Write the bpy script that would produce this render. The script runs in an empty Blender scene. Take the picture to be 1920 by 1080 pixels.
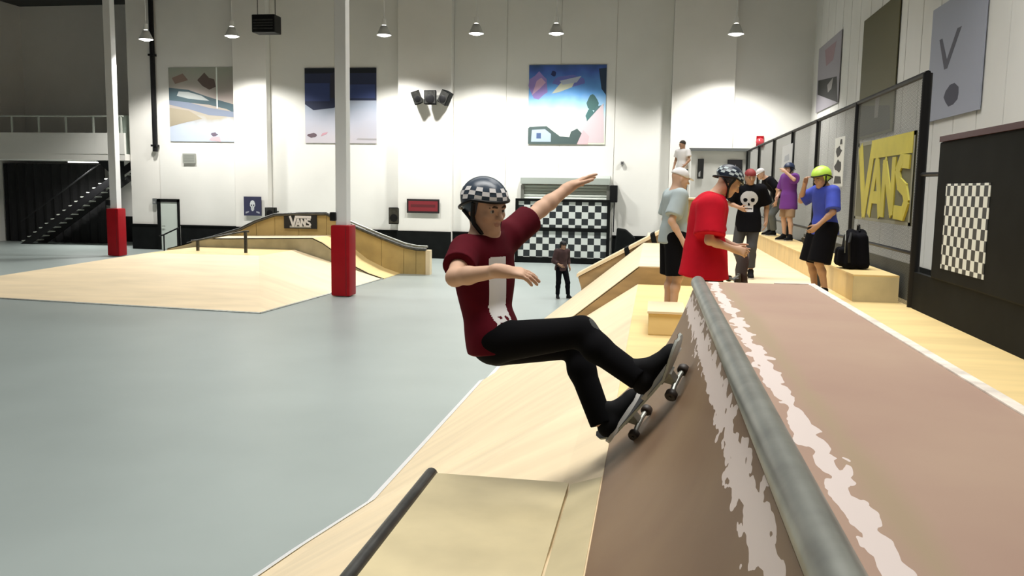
import bpy, bmesh, math, random
import numpy as np
random.seed(7); rng = np.random.default_rng(7)
V = lambda *a: np.array(a, float)
SC = bpy.context.scene
COL = SC.collection

# ------------------------------------------------------------------ camera
FPX = 1600.0
CAM = V(0, 0, 2.8)
VPX, VPY, ROLL = 1228.0, 358.0, math.radians(2.0)
_dy = V(VPX - 960, -(VPY - 540), -FPX); _dy /= np.linalg.norm(_dy)
_g = V(math.sin(ROLL), math.cos(ROLL), 0)
_dx = np.cross(_dy, _g); _dx /= np.linalg.norm(_dx)
_dz = np.cross(_dx, _dy)
RM = np.array([_dx, _dy, _dz])          # camera axes -> world axes
def ray(px, py): return RM @ V((px - 960) / FPX, -(py - 540) / FPX, -1.0)
def on_z(px, py, z): r = ray(px, py); return CAM + r * ((z - CAM[2]) / r[2])
def on_y(px, py, y): r = ray(px, py); return CAM + r * ((y - CAM[1]) / r[1])
def on_x(px, py, x): r = ray(px, py); return CAM + r * ((x - CAM[0]) / r[0])
def at_d(px, py, d): return CAM + ray(px, py) * d

from mathutils import Matrix, Vector
cd = bpy.data.cameras.new('camera'); cam = bpy.data.objects.new('camera', cd); COL.objects.link(cam)
M4 = Matrix.Identity(4)
for i in range(3):
    for j in range(3): M4[i][j] = RM[i, j]
M4.translation = Vector(CAM)
cam.matrix_world = M4
cd.sensor_width = 36.0; cd.lens = 36.0 * FPX / 1920.0; cd.clip_end = 200; cd.clip_start = 0.05
SC.camera = cam

# ------------------------------------------------------------------ light
w = bpy.data.worlds.new('world'); SC.world = w; w.use_nodes = True
w.node_tree.nodes['Background'].inputs[0].default_value = (0.93, 1.0, 0.96, 1)
w.node_tree.nodes['Background'].inputs[1].default_value = 0.15
SC.view_settings.view_transform = 'Standard'; SC.view_settings.look = 'None'
SC.view_settings.gamma = 1.0; SC.view_settings.use_curve_mapping = False
SC.view_settings.exposure = 0.0
def area(name, loc, sx, sy, power, color=(1, 0.985, 0.94), spread=150):
    l = bpy.data.lights.new(name, 'AREA'); l.shape = 'RECTANGLE'; l.size = sx; l.size_y = sy
    l.energy = power; l.color = color; l.spread = math.radians(spread)
    o = bpy.data.objects.new(name, l); COL.objects.link(o); o.location = loc
    return o
area('ceiling_light_row', (-1.5, 4.0, 10.2), 10, 3, 560, spread=125)
area('ceiling_light_row', (-4.0, 13.0, 10.2), 18, 3, 820, spread=120)
area('ceiling_light_row', (-10.0, 22.0, 10.2), 26, 3, 820, spread=105)
area('ceiling_light_row', (1.2, 17.0, 10.2), 3, 20, 500, spread=98)

# ------------------------------------------------------------------ materials
MATS = {}
def mat(name, col, rough=0.6, var=0.0, scale=4.0, col2=None, bump=0.0, bscale=40.0, metal=0.0, emit=0.0, stretch=None, spec=None, detail=4.0):
    if name in MATS: return MATS[name]
    m = bpy.data.materials.new(name); m.use_nodes = True
    nt = m.node_tree; b = nt.nodes['Principled BSDF']
    b.inputs['Base Color'].default_value = (*col, 1); b.inputs['Roughness'].default_value = rough
    b.inputs['Metallic'].default_value = metal
    if spec is not None: b.inputs['Specular IOR Level'].default_value = spec
    if emit:
        b.inputs['Emission Color'].default_value = (*col, 1); b.inputs['Emission Strength'].default_value = emit
    tc = nt.nodes.new('ShaderNodeTexCoord'); mp = nt.nodes.new('ShaderNodeMapping')
    nt.links.new(tc.outputs['Object'], mp.inputs['Vector'])
    if stretch: mp.inputs['Scale'].default_value = stretch
    if var or col2:
        n = nt.nodes.new('ShaderNodeTexNoise'); n.inputs['Scale'].default_value = scale; n.inputs['Detail'].default_value = detail
        nt.links.new(mp.outputs[0], n.inputs['Vector'])
        r = nt.nodes.new('ShaderNodeValToRGB')
        c2 = col2 if col2 else tuple(max(0, c * (1 - var)) for c in col)
        c1 = col if col2 else tuple(min(1, c * (1 + var * 0.6)) for c in col)
        r.color_ramp.elements[0].position = 0.32; r.color_ramp.elements[1].position = 0.68
        r.color_ramp.elements[0].color = (*c2, 1); r.color_ramp.elements[1].color = (*c1, 1)
        nt.links.new(n.outputs['Fac'], r.inputs[0]); nt.links.new(r.outputs[0], b.inputs['Base Color'])
    if bump:
        n2 = nt.nodes.new('ShaderNodeTexNoise'); n2.inputs['Scale'].default_value = bscale
        nt.links.new(mp.outputs[0], n2.inputs['Vector'])
        bp = nt.nodes.new('ShaderNodeBump'); bp.inputs['Strength'].default_value = bump
        nt.links.new(n2.outputs['Fac'], bp.inputs['Height']); nt.links.new(bp.outputs[0], b.inputs['Normal'])
    MATS[name] = m
    return m

WHITE = mat('wall_white', (0.80, 0.78, 0.74), 0.85, 0.04, 0.6)
WHITE2 = mat('wall_white_panel', (0.78, 0.77, 0.735), 0.8, 0.05, 0.5)
GREYW = mat('pale_grey_paint', (0.52, 0.55, 0.50), 0.7, 0.05, 2)
BLACKP = mat('black_paint', (0.006, 0.007, 0.007), 0.7, 0.3, 3, spec=.12)
BLACKM = mat('black_metal', (0.006, 0.006, 0.007), 0.45, spec=.25)
FLOORM = mat('grey_concrete', (0.30, 0.345, 0.335), 0.34, 0.10, 0.35, bump=0.03, bscale=20, spec=0.4)
PLY = mat('light_plywood', (0.80, 0.65, 0.43), 0.5, 0.10, 1.2, stretch=(0.5, 3, 1))
PLY2 = mat('yellow_plywood', (0.76, 0.57, 0.26), 0.5, 0.10, 1.5, stretch=(0.6, 3, 1))
PLYD = mat('aged_plywood', (0.58, 0.49, 0.29), 0.55, 0.18, 2.2)
PLYS = mat('brown_plywood_side', (0.38, 0.25, 0.115), 0.6, 0.22, 2.0, stretch=(1, 1, 4))
OCHRE = mat('ochre_plywood', (0.50, 0.36, 0.14), 0.55, 0.15, 1.8)
STEEL = mat('worn_steel', (0.34, 0.35, 0.32), 0.38, 0.2, 9, metal=0.75)
STEELD = mat('dark_steel', (0.10, 0.10, 0.095), 0.35, 0.3, 9, metal=0.8)
EDGE = mat('bare_metal_edge', (0.80, 0.81, 0.82), 0.4, metal=0.3)
RED = mat('red_vinyl', (0.34, 0.004, 0.010), 0.5, 0.1, 3, spec=.2)
TRIMW = mat('worn_white_edging', (0.80, 0.72, 0.63), 0.6, 0.25, 12)
LAMPW = mat('lamp_white', (0.8, 0.8, 0.78), 0.4)
LAMPE = mat('lamp_glow', (1, 0.98, 0.92), 0.4, emit=14)
PRINTW = mat('white_print', (0.80, 0.78, 0.78), 0.7)

# ------------------------------------------------------------------ mesh helpers
class MB:
    def __init__(s): s.v = []; s.f = []; s.m = []
    def add(s, vs, fs, mi=0):
        o = len(s.v); s.v += [tuple(map(float, p)) for p in vs]
        s.f += [tuple(i + o for i in f) for f in fs]; s.m += [mi] * len(fs); return s
    def box(s, lo, hi, mi=0):
        x0, y0, z0 = lo; x1, y1, z1 = hi
        return s.add([(x0,y0,z0),(x1,y0,z0),(x1,y1,z0),(x0,y1,z0),(x0,y0,z1),(x1,y0,z1),(x1,y1,z1),(x0,y1,z1)],
                     [(0,3,2,1),(4,5,6,7),(0,1,5,4),(1,2,6,5),(2,3,7,6),(3,0,4,7)], mi)
    def obox(s, c, ax, ay, az, mi=0):      # oriented box, half axes
        c = V(*c); P = [c + a*ax + b*ay + d*az for d in (-1,1) for a, b in ((-1,-1),(1,-1),(1,1),(-1,1))]
        return s.add(P, [(0,3,2,1),(4,5,6,7),(0,1,5,4),(1,2,6,5),(2,3,7,6),(3,0,4,7)], mi)
    def prism(s, poly, ext, mi=0):         # poly: list of 3d points, ext: vector
        n = len(poly); e = V(*ext); P = [V(*p) for p in poly]
        return s.add(P + [p + e for p in P], [tuple(range(n))[::-1], tuple(range(n, 2*n))] + [(i, (i+1) % n, n + (i+1) % n, n + i) for i in range(n)], mi)
    def tube(s, path, r, n=10, mi=0, cap=True):
        P = [V(*p) for p in path]; rs = r if hasattr(r, '__len__') else [r]*len(P)
        vs = []; fs = []; ref = None
        for i, p in enumerate(P):
            t = P[min(i+1, len(P)-1)] - P[max(i-1, 0)]; t = t/np.linalg.norm(t)
            if ref is None:
                ref = V(0,0,1) if abs(t[2]) < .9 else V(1,0,0)
            u = ref - t*np.dot(ref, t); u /= np.linalg.norm(u); ref = u; v2 = np.cross(t, u)
            vs += [p + rs[i]*(math.cos(2*math.pi*k/n)*u + math.sin(2*math.pi*k/n)*v2) for k in range(n)]
        for i in range(len(P)-1):
            for k in range(n):
                fs.append((i*n+k, i*n+(k+1) % n, (i+1)*n+(k+1) % n, (i+1)*n+k))
        if cap: fs += [tuple(range(n))[::-1], tuple(range((len(P)-1)*n, len(P)*n))]
        return s.add(vs, fs, mi)
    def lathe(s, prof, c, n=20, mi=0, ax=None):   # prof [(r,z)], axis z
        c = V(*c); vs = []; fs = []
        if ax is None: A, B, D = V(1,0,0), V(0,1,0), V(0,0,1)
        else:
            D = V(*ax)/np.linalg.norm(ax); A = np.cross(D, V(0,0,1) if abs(D[2]) < .9 else V(1,0,0)); A /= np.linalg.norm(A); B = np.cross(D, A)
        for r, z in prof:
            vs += [c + A*r*math.cos(2*math.pi*k/n) + B*r*math.sin(2*math.pi*k/n) + D*z for k in range(n)]
        for i in range(len(prof)-1):
            for k in range(n): fs.append((i*n+k, i*n+(k+1) % n, (i+1)*n+(k+1) % n, (i+1)*n+k))
        return s.add(vs, fs, mi)
    def build(s, name, mats, parent=None, smooth=False, bevel=0.0, origin=None):
        if not isinstance(mats, (list, tuple)): mats = [mats]
        me = bpy.data.meshes.new(name)
        off = V(0,0,0)
        if parent is not None: off = V(*parent['_o'])
        elif origin is not None: off = V(*origin)
        vv = np.array(s.v) - off
        me.from_pydata(vv.tolist(), [], s.f)
        for m in mats: me.materials.append(m)
        me.polygons.foreach_set('material_index', s.m)
        bm = bmesh.new(); bm.from_mesh(me); bmesh.ops.recalc_face_normals(bm, faces=bm.faces[:])
        if bevel: bmesh.ops.bevel(bm, geom=bm.edges[:], offset=bevel, segments=2, affect='EDGES', profile=0.6)
        bm.to_mesh(me); bm.free()
        if smooth:
            me.polygons.foreach_set('use_smooth', [True]*len(me.polygons)); me.set_sharp_from_angle(angle=math.radians(40))
        o = bpy.data.objects.new(name, me); COL.objects.link(o)
        if parent is not None:
            o.parent = parent
            o['_o'] = list(off)
        else: o.location = off; o['_o'] = list(off)
        return o
def part(parent, name, mats, fn, **k):
    b = MB(); fn(b); return b.build(name, mats, parent, **k)
def tag(o, label=None, cat=None, group=None, kind=None):
    if label: o['label'] = label
    if cat: o['category'] = cat
    if group: o['group'] = group
    if kind: o['kind'] = kind
    return o
def empty(name, loc, label=None, cat=None, group=None, kind=None):
    o = bpy.data.objects.new(name, None); COL.objects.link(o); o.location = loc; o['_o'] = list(map(float, loc)); o.empty_display_size = 0.1
    return tag(o, label, cat, group, kind)
def struct(name, mats, fn, **k):
    b = MB(); fn(b); return tag(b.build(name, mats, **k), kind='structure')

# ------------------------------------------------------------------ room
YB = 33.3; XR = 5.6; XL = -30.0; ZC = 11.0; PZ = 1.5
floor = struct('floor', FLOORM, lambda b: b.box((XL-.3, -8, -0.2), (XR+.3, YB+4.2, 0)))
struct('ceiling', mat('ceiling_paint', (0.06, 0.06, 0.06), 0.9), lambda b: b.box((XL-.3, -8, ZC), (XR+.3, YB+4.2, ZC+.2)))
wall_b = struct('wall_back', WHITE, lambda b: b.box((-21.9, YB, 0), (XR+.3, YB+.3, ZC)))
XP = lambda px: on_y(px, 300, YB)[0]
# cladding panels of the back wall, between the piers
edges = [XP(292)]; pil = [(XP(449), XP(510)), (XP(752), XP(850)), (XP(1255), XP(1370))]
spans = [(XP(300), pil[0][0]), (pil[0][1], pil[1][0]), (pil[1][1], pil[2][0]), (pil[2][1], XR)]
for a, c in spans:
    n = max(1, round((c - a) / 2.4)); s_ = (c - a) / n
    for i in range(n):
        part(wall_b, 'panel', WHITE2, lambda b: b.box((a+i*s_+.012, YB-.03, 0), (a+(i+1)*s_-.012, YB+.02, ZC)))
for i, (a, c) in enumerate(pil):
    part(wall_b, 'pier', WHITE, lambda b: b.box((a, YB-.42, 0), (c, YB, ZC)), bevel=.01)
wall_r = struct('wall_right', WHITE, lambda b: b.box((XR, -8, 0), (XR+.3, YB+.3, ZC)))
for i in range(26):
    y0 = YB - 1.2 * (i + 1)
    part(wall_r, 'panel', WHITE2, lambda b: b.box((XR-.035, y0+.02, 0), (XR+.02, y0+1.18, ZC)), bevel=.012)
struct('wall_left', WHITE, lambda b: b.box((XL-.3, -8, 0), (XL, YB+4.2, ZC)))
struct('wall_recess', WHITE, lambda b: (b.box((XL, YB+4, 0), (-21.6, YB+4.2, ZC)), b.box((-21.9, YB+.3, 0), (-21.6, YB+4, ZC))))
# black wainscot along the back wall (split at the white door), and on the right wall
dx0, dx1 = on_y(301, 420, YB)[0], on_y(338, 420, YB)[0]
for n_, (a, c) in enumerate([(-21.9, dx0-.05), (dx1+.05, pil[0][0]), (pil[0][1], pil[1][0]), (pil[1][1], on_y(962, 430, YB)[0]), (on_y(1148, 430, YB)[0], pil[2][0]), (pil[2][1], XR)]):
    struct('trim_%d' % (n_+1), BLACKP, lambda b: (b.box((a, YB-.06, 0), (c, YB, 1.02)), b.box((a, YB-.09, 1.02), (c, YB, 1.07))))
for n_, (a, c) in enumerate(pil):
    struct('trim_%d' % (n_+7), BLACKP, lambda b: b.box((a-.03, YB-.47, 0), (c+.03, YB-.42, 1.07)))
struct('trim_10', BLACKP, lambda b: b.box((XR-.07, -8, 0), (XR-.035, YB-.1, 1.3)))
struct('trim_11', BLACKP, lambda b: b.box((XL, YB+3.9, 0), (-21.9, YB+4, 1.2)))
# door on the left
door = empty('door_1', (dx0, YB, 0), 'white flush door with dark frame by the stairs', None, kind='structure')
part(door, 'door_leaf', mat('door_white', (0.62, 0.68, 0.63), 0.5), lambda b: b.box((dx0+.09, YB-.10, 0.01), (dx1-.05, YB-.04, 2.02)), bevel=.006)
part(door, 'door_frame', BLACKP, lambda b: (b.box((dx0-.06, YB-.13, 0), (dx0+.09, YB, 2.12)), b.box((dx1-.05, YB-.13, 0), (dx1+.02, YB, 2.12)), b.box((dx0-.06, YB-.13, 2.02), (dx1+.02, YB, 2.14))))
part(door, 'door_handle', STEEL, lambda b: b.tube([(dx0+.16, YB-.15, 1.0), (dx0+.30, YB-.15, 1.0)], .014, 8))
# downpipe
p0 = on_y(290, 60, YB-.15); p1 = on_y(291, 284, YB-.15)
tag(part(None, 'downpipe', BLACKM, lambda b: (b.tube([(p1[0], YB-.14, p1[2]), (p1[0], YB-.14, ZC)], .1, 12), b.box((p1[0]-.13, YB-.26, p1[2]+.2), (p1[0]+.13, YB-.032, p1[2]+.28)), b.box((p1[0]-.13, YB-.26, 8), (p1[0]+.13, YB-.032, 8.08)))),
    'black vertical pipe on the white wall above the door', 'pipe')

# ------------------------------------------------------------------ mezzanine and stairs at far left
mz = empty('mezzanine', (-26, YB, 3.8), 'white mezzanine balcony with parapet in far left corner', 'balcony')
MY0 = YB - .3
part(mz, 'floor_slab', WHITE, lambda b: b.box((XL, MY0, 3.72), (-21.95, YB+4, 3.98)))
part(mz, 'parapet', WHITE2, lambda b: b.box((XL, MY0-.02, 3.98), (-21.95, MY0+.1, 4.85)))
part(mz, 'handrail', GREYW, lambda b: b.tube([(XL, MY0+.04, 5.55), (-22.0, MY0+.04, 5.55)], .035, 8))
for i in range(7):
    x = -22.1 - i*1.28
    part(mz, 'baluster', GREYW, lambda b: b.box((x-.03, MY0+.01, 4.85), (x+.03, MY0+.07, 5.55)))
for (px, hgt, wd) in ((234, .8, .5), (272, 1.1, .35)):
    q = on_y(px, 250, YB+.8)
    cb = part(None, 'cabinet', mat('cabinet_green', (0.45, 0.53, 0.46), 0.6), lambda b: b.box((q[0]-wd, YB+.5, 3.98), (q[0]+wd, YB+1.1, 4.85+hgt)), bevel=.02, origin=(q[0], YB+.8, 3.98))
    tag(cb, 'pale green cabinet on the balcony ' + ('nearest the black pipe' if px > 250 else 'farther from the black pipe'), 'cabinet', 'cabinets on the balcony')
st = empty('staircase', (-23.5, YB+1.2, 0), 'dark open staircase rising to the balcony at far left', 'stairs')
for i in range(19):
    x = -22.3 - (18-i)*.30; z = .2*(i+1) - .04
    part(st, 'step', GREYW, lambda b: b.box((x-.17, YB+.75, z-.04), (x+.17, YB+1.75, z)))
for y in (YB+.7, YB+1.76):
    part(st, 'stringer', BLACKM, lambda b: b.prism([(-27.9, y, 0), (-27.4, y, 0), (-22.0, y, 3.6), (-22.0, y, 3.95)], (0, .05, 0)))
part(st, 'handrail', BLACKM, lambda b: b.tube([(-27.8, YB+.7, 1.0), (-22.1, YB+.7, 4.75)], .03, 8))
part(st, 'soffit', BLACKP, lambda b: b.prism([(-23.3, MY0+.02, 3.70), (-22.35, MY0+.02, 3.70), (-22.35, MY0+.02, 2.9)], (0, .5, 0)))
# invented glowing tube, added to brighten the unlit recess under the balcony
tl = empty('recess_fill', (-24.3, YB+.3, 3.66), 'added white fill tube brightening the recess under the balcony', 'lamp')
part(tl, 'housing', LAMPW, lambda b: b.box((-25.1, YB+.24, 3.66), (-23.5, YB+.36, 3.72)))
part(tl, 'tube', mat('recess_fill_glow', (1, .98, .93), .4, emit=6), lambda b: b.tube([(-25.05, YB+.3, 3.64), (-23.55, YB+.3, 3.64)], .022, 8))
ta = area('recess_fill_light', (0, 0, -.08), 1.5, .08, 150); ta.parent = tl
# folded black sheet standing in for the shade of the dark recess
CW = (on_y(196, 400, YB+2.3)[0]+29.9)/37
tag(part(None, 'void_sheet', mat('void_black', (.008, .008, .009), .9, .2, 3), lambda b: b.prism(
    [(-29.9 + k*CW, YB+2.3 + .07*math.sin(k*1.9), 0.0) for k in range(38)] + [(-29.9 + k*CW, YB+2.38 + .07*math.sin(k*1.9), 0) for k in range(37, -1, -1)], (0, 0, 3.6))),
    'tall black sheet standing in for the dark void under the balcony', 'void_sheet')

# ------------------------------------------------------------------ hanging lamps near the back wall
def make_lamp(loc, label):
    x, y, z = loc
    t = empty('pendant_lamp', loc, label, 'lamp', 'high bay lamps along the back wall')
    part(t, 'lamp_shade', LAMPW, lambda b: b.lathe([(.07, .34), (.13, .30), (.17, .2), (.24, .06), (.27, 0), (.26, -.005), (.225, .06), (.15, .2), (.06, .3)], loc, 24), smooth=True)
    part(t, 'housing', LAMPW, lambda b: b.lathe([(0, .58), (.08, .57), (.09, .36), (0, .34)], loc, 16), smooth=True)
    part(t, 'rod', LAMPW, lambda b: b.tube([(x, y, z+.56), (x, y, ZC)], .018, 8))
    part(t, 'lens', LAMPE, lambda b: b.lathe([(0, -.06), (.13, -.045), (.22, 0), (.25, .015), (0, .02)], loc, 24), smooth=True)
    l = bpy.data.lights.new('lamp_light', 'SPOT'); l.energy = 1650; l.spot_size = math.radians(128); l.spot_blend = .45; l.shadow_soft_size = .22
    l.color = (1, .985, .93)
    o = bpy.data.objects.new('lamp_light', l); COL.objects.link(o); o.parent = t; o.location = (0, 0, -.12)
    return t
LY = YB - 2.6
for px, py, lb in ((274, 74, 'white pendant lamp left of the black pipe'), (435, 68, 'white pendant lamp above the skate ramp poster'), (720, 66, 'white pendant lamp right of the white column'),
                   (893, 63, 'white pendant lamp between the loudspeakers and the blue sky poster'), (1043, 63, 'white pendant lamp above the blue sky poster'), (1380, 64, 'rightmost white pendant lamp near the far right corner')):
    make_lamp(on_y(px, py, LY), lb)
# dark ceiling unit cut by the top of the picture
q = on_y(500, 58, LY)
du = empty('ceiling_heater', (q[0], LY, q[2]+.3), 'black unit heater hanging beside a pendant lamp', 'heater')
part(du, 'body', BLACKM, lambda b: b.box((q[0]-.45, LY-.3, q[2]-.1), (q[0]+.45, LY+.3, q[2]+.55)), bevel=.04)
part(du, 'louvre', STEELD, lambda b: [b.box((q[0]-.38, LY-.33, q[2]+.02+k*.1), (q[0]+.38, LY-.29, q[2]+.07+k*.1)) for k in range(4)])
part(du, 'hanger', BLACKM, lambda b: [b.tube([(q[0]+s*.35, LY, q[2]+.5), (q[0]+s*.35, LY, ZC)], .015, 6) for s in (-1, 1)])

# ------------------------------------------------------------------ flat pictures
def gradmat(name, stops, axis=2, lo=0.0, hi=1.0):
    m = bpy.data.materials.new(name); m.use_nodes = True; nt = m.node_tree; b = nt.nodes['Principled BSDF']; b.inputs['Roughness'].default_value = .6
    tc = nt.nodes.new('ShaderNodeTexCoord'); sp = nt.nodes.new('ShaderNodeSeparateXYZ'); mr = nt.nodes.new('ShaderNodeMapRange'); r = nt.nodes.new('ShaderNodeValToRGB')
    nz = nt.nodes.new('ShaderNodeTexNoise'); nz.inputs['Scale'].default_value = 1.3; ad = nt.nodes.new('ShaderNodeMath'); ad.operation = 'MULTIPLY_ADD'; ad.inputs[1].default_value = .25 * (hi-lo); ad.inputs[2].default_value = 0
    nt.links.new(tc.outputs['Object'], sp.inputs[0]); nt.links.new(tc.outputs['Object'], nz.inputs['Vector'])
    nt.links.new(nz.outputs['Fac'], ad.inputs[0]); 
    ad2 = nt.nodes.new('ShaderNodeMath'); ad2.operation = 'ADD'; nt.links.new(sp.outputs[axis], ad2.inputs[0]); nt.links.new(ad.outputs[0], ad2.inputs[1])
    mr.inputs['From Min'].default_value = lo + .12*(hi-lo); mr.inputs['From Max'].default_value = hi + .12*(hi-lo)
    nt.links.new(ad2.outputs[0], mr.inputs['Value']); nt.links.new(mr.outputs[0], r.inputs[0])
    el = r.color_ramp.elements
    while len(el) < len(stops): el.new(.5)
    for e, (p, c) in zip(el, stops): e.position = p; e.color = (*c, 1)
    nt.links.new(r.outputs[0], b.inputs['Base Color'])
    return m
def flatmat(c): return mat('print_%d_%d_%d' % tuple(int(v*255) for v in c), c, .65)
def picture(name, label, cat, P, U, W, wd, ht, N, back, shapes, thick=.02, frame=None):
    """flat sheet; P lower-left corner, U right, W up, N outward; shapes = [(colour, [(u,v)...])] in 0..1"""
    P, U, W, N = V(*P), V(*U), V(*W), V(*N)
    t = empty(name, P + U*wd/2, label, cat)
    def pt(u, v, e): return P + U*u*wd + W*v*ht + N*e
    part(t, 'sheet', back, lambda b: b.prism([pt(0,0,0), pt(1,0,0), pt(1,1,0), pt(0,1,0)], N*thick))
    cols = []; b = MB()
    for k, (c, poly) in enumerate(shapes):
        if c not in cols: cols.append(c)
        b.prism([pt(u, v, thick) for u, v in poly], N*(.0015 + .0006*k), cols.index(c))
    if shapes: b.build('print', [flatmat(c) if isinstance(c, tuple) else c for c in cols], t)
    if frame:
        part(t, 'frame', frame[0], lambda b: [b.prism([pt(*a, 0), pt(*c, 0), pt(*d, 0), pt(*e, 0)], N*(thick+.03)) for a, c, d, e in (
            ((0,0),(1,0),(1,frame[1]),(0,frame[1])), ((0,1-frame[1]),(1,1-frame[1]),(1,1),(0,1)), ((0,0),(frame[2],0),(frame[2],1),(0,1)), ((1-frame[2],0),(1,0),(1,1),(1-frame[2],1)))])
    return t
def blob(cx, cy, rx, ry, n=14, jit=.15, seed=0):
    r = random.Random(seed); return [(cx + rx*(1+r.uniform(-jit, jit))*math.cos(2*math.pi*k/n), cy + ry*(1+r.uniform(-jit, jit))*math.sin(2*math.pi*k/n)) for k in range(n)]
UX, UZ, NB = (1,0,0), (0,0,1), (0,-1,0)
def backpic(name, label, cat, x0, y0, x1, y1, back, shapes, yp=YB-.05, **k):
    a = on_y(x0, y1, yp); c = on_y(x1, y0, yp)
    return picture(name, label, cat, (a[0], yp, a[2]), UX, UZ, c[0]-a[0], c[2]-a[2], NB, back, shapes, **k)
def ring(o):  # helper for gradients: object space is relative to the thing's base
    return o
backpic('poster', 'large faded poster of a curved ramp above the vent', 'poster', 320, 126, 439, 265,
    gradmat('poster_ramp_print', [(0, (.46,.52,.62)), (.22, (.44,.49,.60)), (.33, (.33,.30,.24)), (.6, (.38,.32,.30)), (1, (.30,.32,.26))], 2, 0, 3.0),
    [((.06,.10,.12), [(0,.56),(.25,.53),(.6,.50),(.88,.44),(1,.38),(1,.50),(.8,.55),(.55,.62),(.3,.70),(0,.73)]),
     ((.42,.45,.45), [(.12,.62),(.3,.58),(.62,.55),(.5,.62),(.3,.67),(.15,.68)]),
     ((.17,.20,.27), [(0,.50),(.3,.44),(.6,.36),(1,.33),(1,.40),(.6,.46),(.3,.53),(0,.56)]),
     ((.30,.26,.19), [(0,.20),(.25,.26),(.5,.31),(.3,.42),(0,.46)]),
     ((.10,.07,.06), [(.44,.83),(.55,.93),(.62,.86),(.70,.84),(.72,.74),(.62,.70),(.52,.75)]),
     ((.22,.15,.12), [(.05,.86),(.22,.92),(.30,.83),(.10,.78)]),
     ((.75,.80,.75), [(.725,.45),(.745,.45),(.745,1.0),(.725,1.0)]),
     ((.13,.10,.14), blob(.68,.10,.05,.025,10,.3,2)), ((.70,.38,.42), [(.6,.02),(.78,.0),(.76,.07),(.64,.06)])])
backpic('poster', 'large poster with navy sky over a pale hill behind the white column', 'poster', 573, 127, 706, 268,
    gradmat('poster_navy_print', [(0, (.54,.50,.54)), (.28, (.50,.51,.60)), (.46, (.40,.45,.56)), (1, (.4,.4,.5))], 2, 0, 3.1),
    [((.022,.030,.075), [(0,.52),(.12,.44),(.4,.47),(.62,.57),(1,.57),(1,1),(0,1)]), ((.006,.009,.016), [(0,.93),(1,.93),(1,1),(0,1)]), ((.035,.055,.17), [(0,.56),(.35,.56),(.35,.8),(0,.8)]), ((.035,.055,.17), [(.62,.60),(.98,.60),(.98,.78),(.62,.78)]),
     ((.03,.03,.05), [(.36,.60),(.44,.60),(.42,.95),(.36,.9)]),
     ((.13,.09,.11), blob(.10,.10,.06,.03,10,.3,5)), ((.55,.30,.36), [(.22,.09),(.30,.12),(.32,.15),(.24,.13)]), ((.38,.36,.38), [(.72,.05),(1,.045),(1,.065),(.74,.07)])])
backpic('poster', 'bright blue sky poster with house and dark tree', 'poster', 990, 121, 1138, 270,
    gradmat('poster_sky_print', [(0, (.75,.78,.62)), (.25, (.72,.80,.76)), (.42, (.42,.66,.85)), (.66, (.12,.36,.78)), (.9, (.055,.12,.45)), (1, (.03,.07,.18))], 2, 0, 3.1),
    [((.30,.22,.55), blob(.13,.74,.12,.16,12,.2,3)), ((.62,.40,.58), [(.04,.62),(.10,.80),(.16,.84),(.22,.78),(.14,.70)]), ((.14,.16,.50), blob(.52,.80,.22,.07,14,.15,4)),
     ((.60,.62,.50), [(.30,.64),(.42,.78),(.62,.84),(.56,.72),(.40,.66)]), ((.45,.50,.62), [(.40,.80),(.68,.86),(.62,.78),(.44,.75)]), ((.02,.03,.12), blob(.32,.89,.035,.035,9,.2,1)),
     ((.02,.04,.08), [(.94,.70),(1,.62),(1,.96),(.90,.95)]),
     ((.05,.13,.13), blob(.83,.52,.07,.10,12,.25,6)), ((.05,.14,.14), blob(.80,.36,.06,.09,12,.25,7)), ((.06,.14,.15), [(.88,.48),(.98,.50),(.86,.34),(.8,.30)]),
     ((.60,.50,.54), [(.62,.02),(.70,.22),(.97,.52),(.99,.02)]), ((.68,.42,.46), [(.64,.0),(.72,.18),(.80,.10),(.78,.0)]),
     ((.05,.08,.08), [(0,0),(.64,0),(.70,.14),(.64,.20),(.56,.16),(.54,.09),(.42,.10),(.32,.17),(.24,.23),(.02,.22),(0,.20)]),
     ((.34,.42,.52), [(.04,.03),(.30,.03),(.30,.13),(.22,.19),(.05,.18)]), ((.05,.09,.20), [(.11,.07),(.17,.07),(.17,.14),(.11,.14)])])
SKULL = [(-.5,.05),(-.48,.45),(-.3,.8),(0,.92),(.3,.8),(.48,.45),(.5,.05),(.3,-.15),(.28,-.55),(.1,-.75),(-.1,-.75),(-.28,-.55),(-.3,-.15)]
def skull(cx, cy, s, sy=None, dark=(.02,.02,.04), light=(.62,.64,.66)):
    sy = sy or s; T = lambda p: [(cx+u*s, cy+v*sy) for u, v in p]
    return [(light, T(SKULL)), (dark, T([(-.34,.0),(-.1,.0),(-.12,.26),(-.32,.26)])), (dark, T([(.1,.0),(.34,.0),(.32,.26),(.12,.26)])), (dark, T([(-.06,-.22),(.06,-.22),(0,-.02)])), (dark, T([(-.2,-.46),(.2,-.46),(.2,-.42),(-.2,-.42)]))]
backpic('poster', 'small dark poster with a pale skull on the white wall', 'poster', 458, 369, 490, 404, flatmat((.028,.03,.075)), skull(.5,.5,.30,.34) + [((.35,.36,.42), [(.1,.1),(.3,.18),(.28,.24),(.1,.2)]), ((.35,.36,.42), [(.9,.1),(.7,.18),(.72,.24),(.9,.2)])], yp=YB-.47)
backpic('wall_sign', 'dark red rectangular sign with black border on the wall', 'sign', 763, 374, 824, 399, flatmat((.012,.006,.007)), [((.20,.012,.02), [(.05,.14),(.95,.14),(.95,.86),(.05,.86)]), ((.10,.008,.012), [(.12,.42),(.88,.42),(.88,.62),(.12,.62)])], yp=YB-.47)
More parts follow.
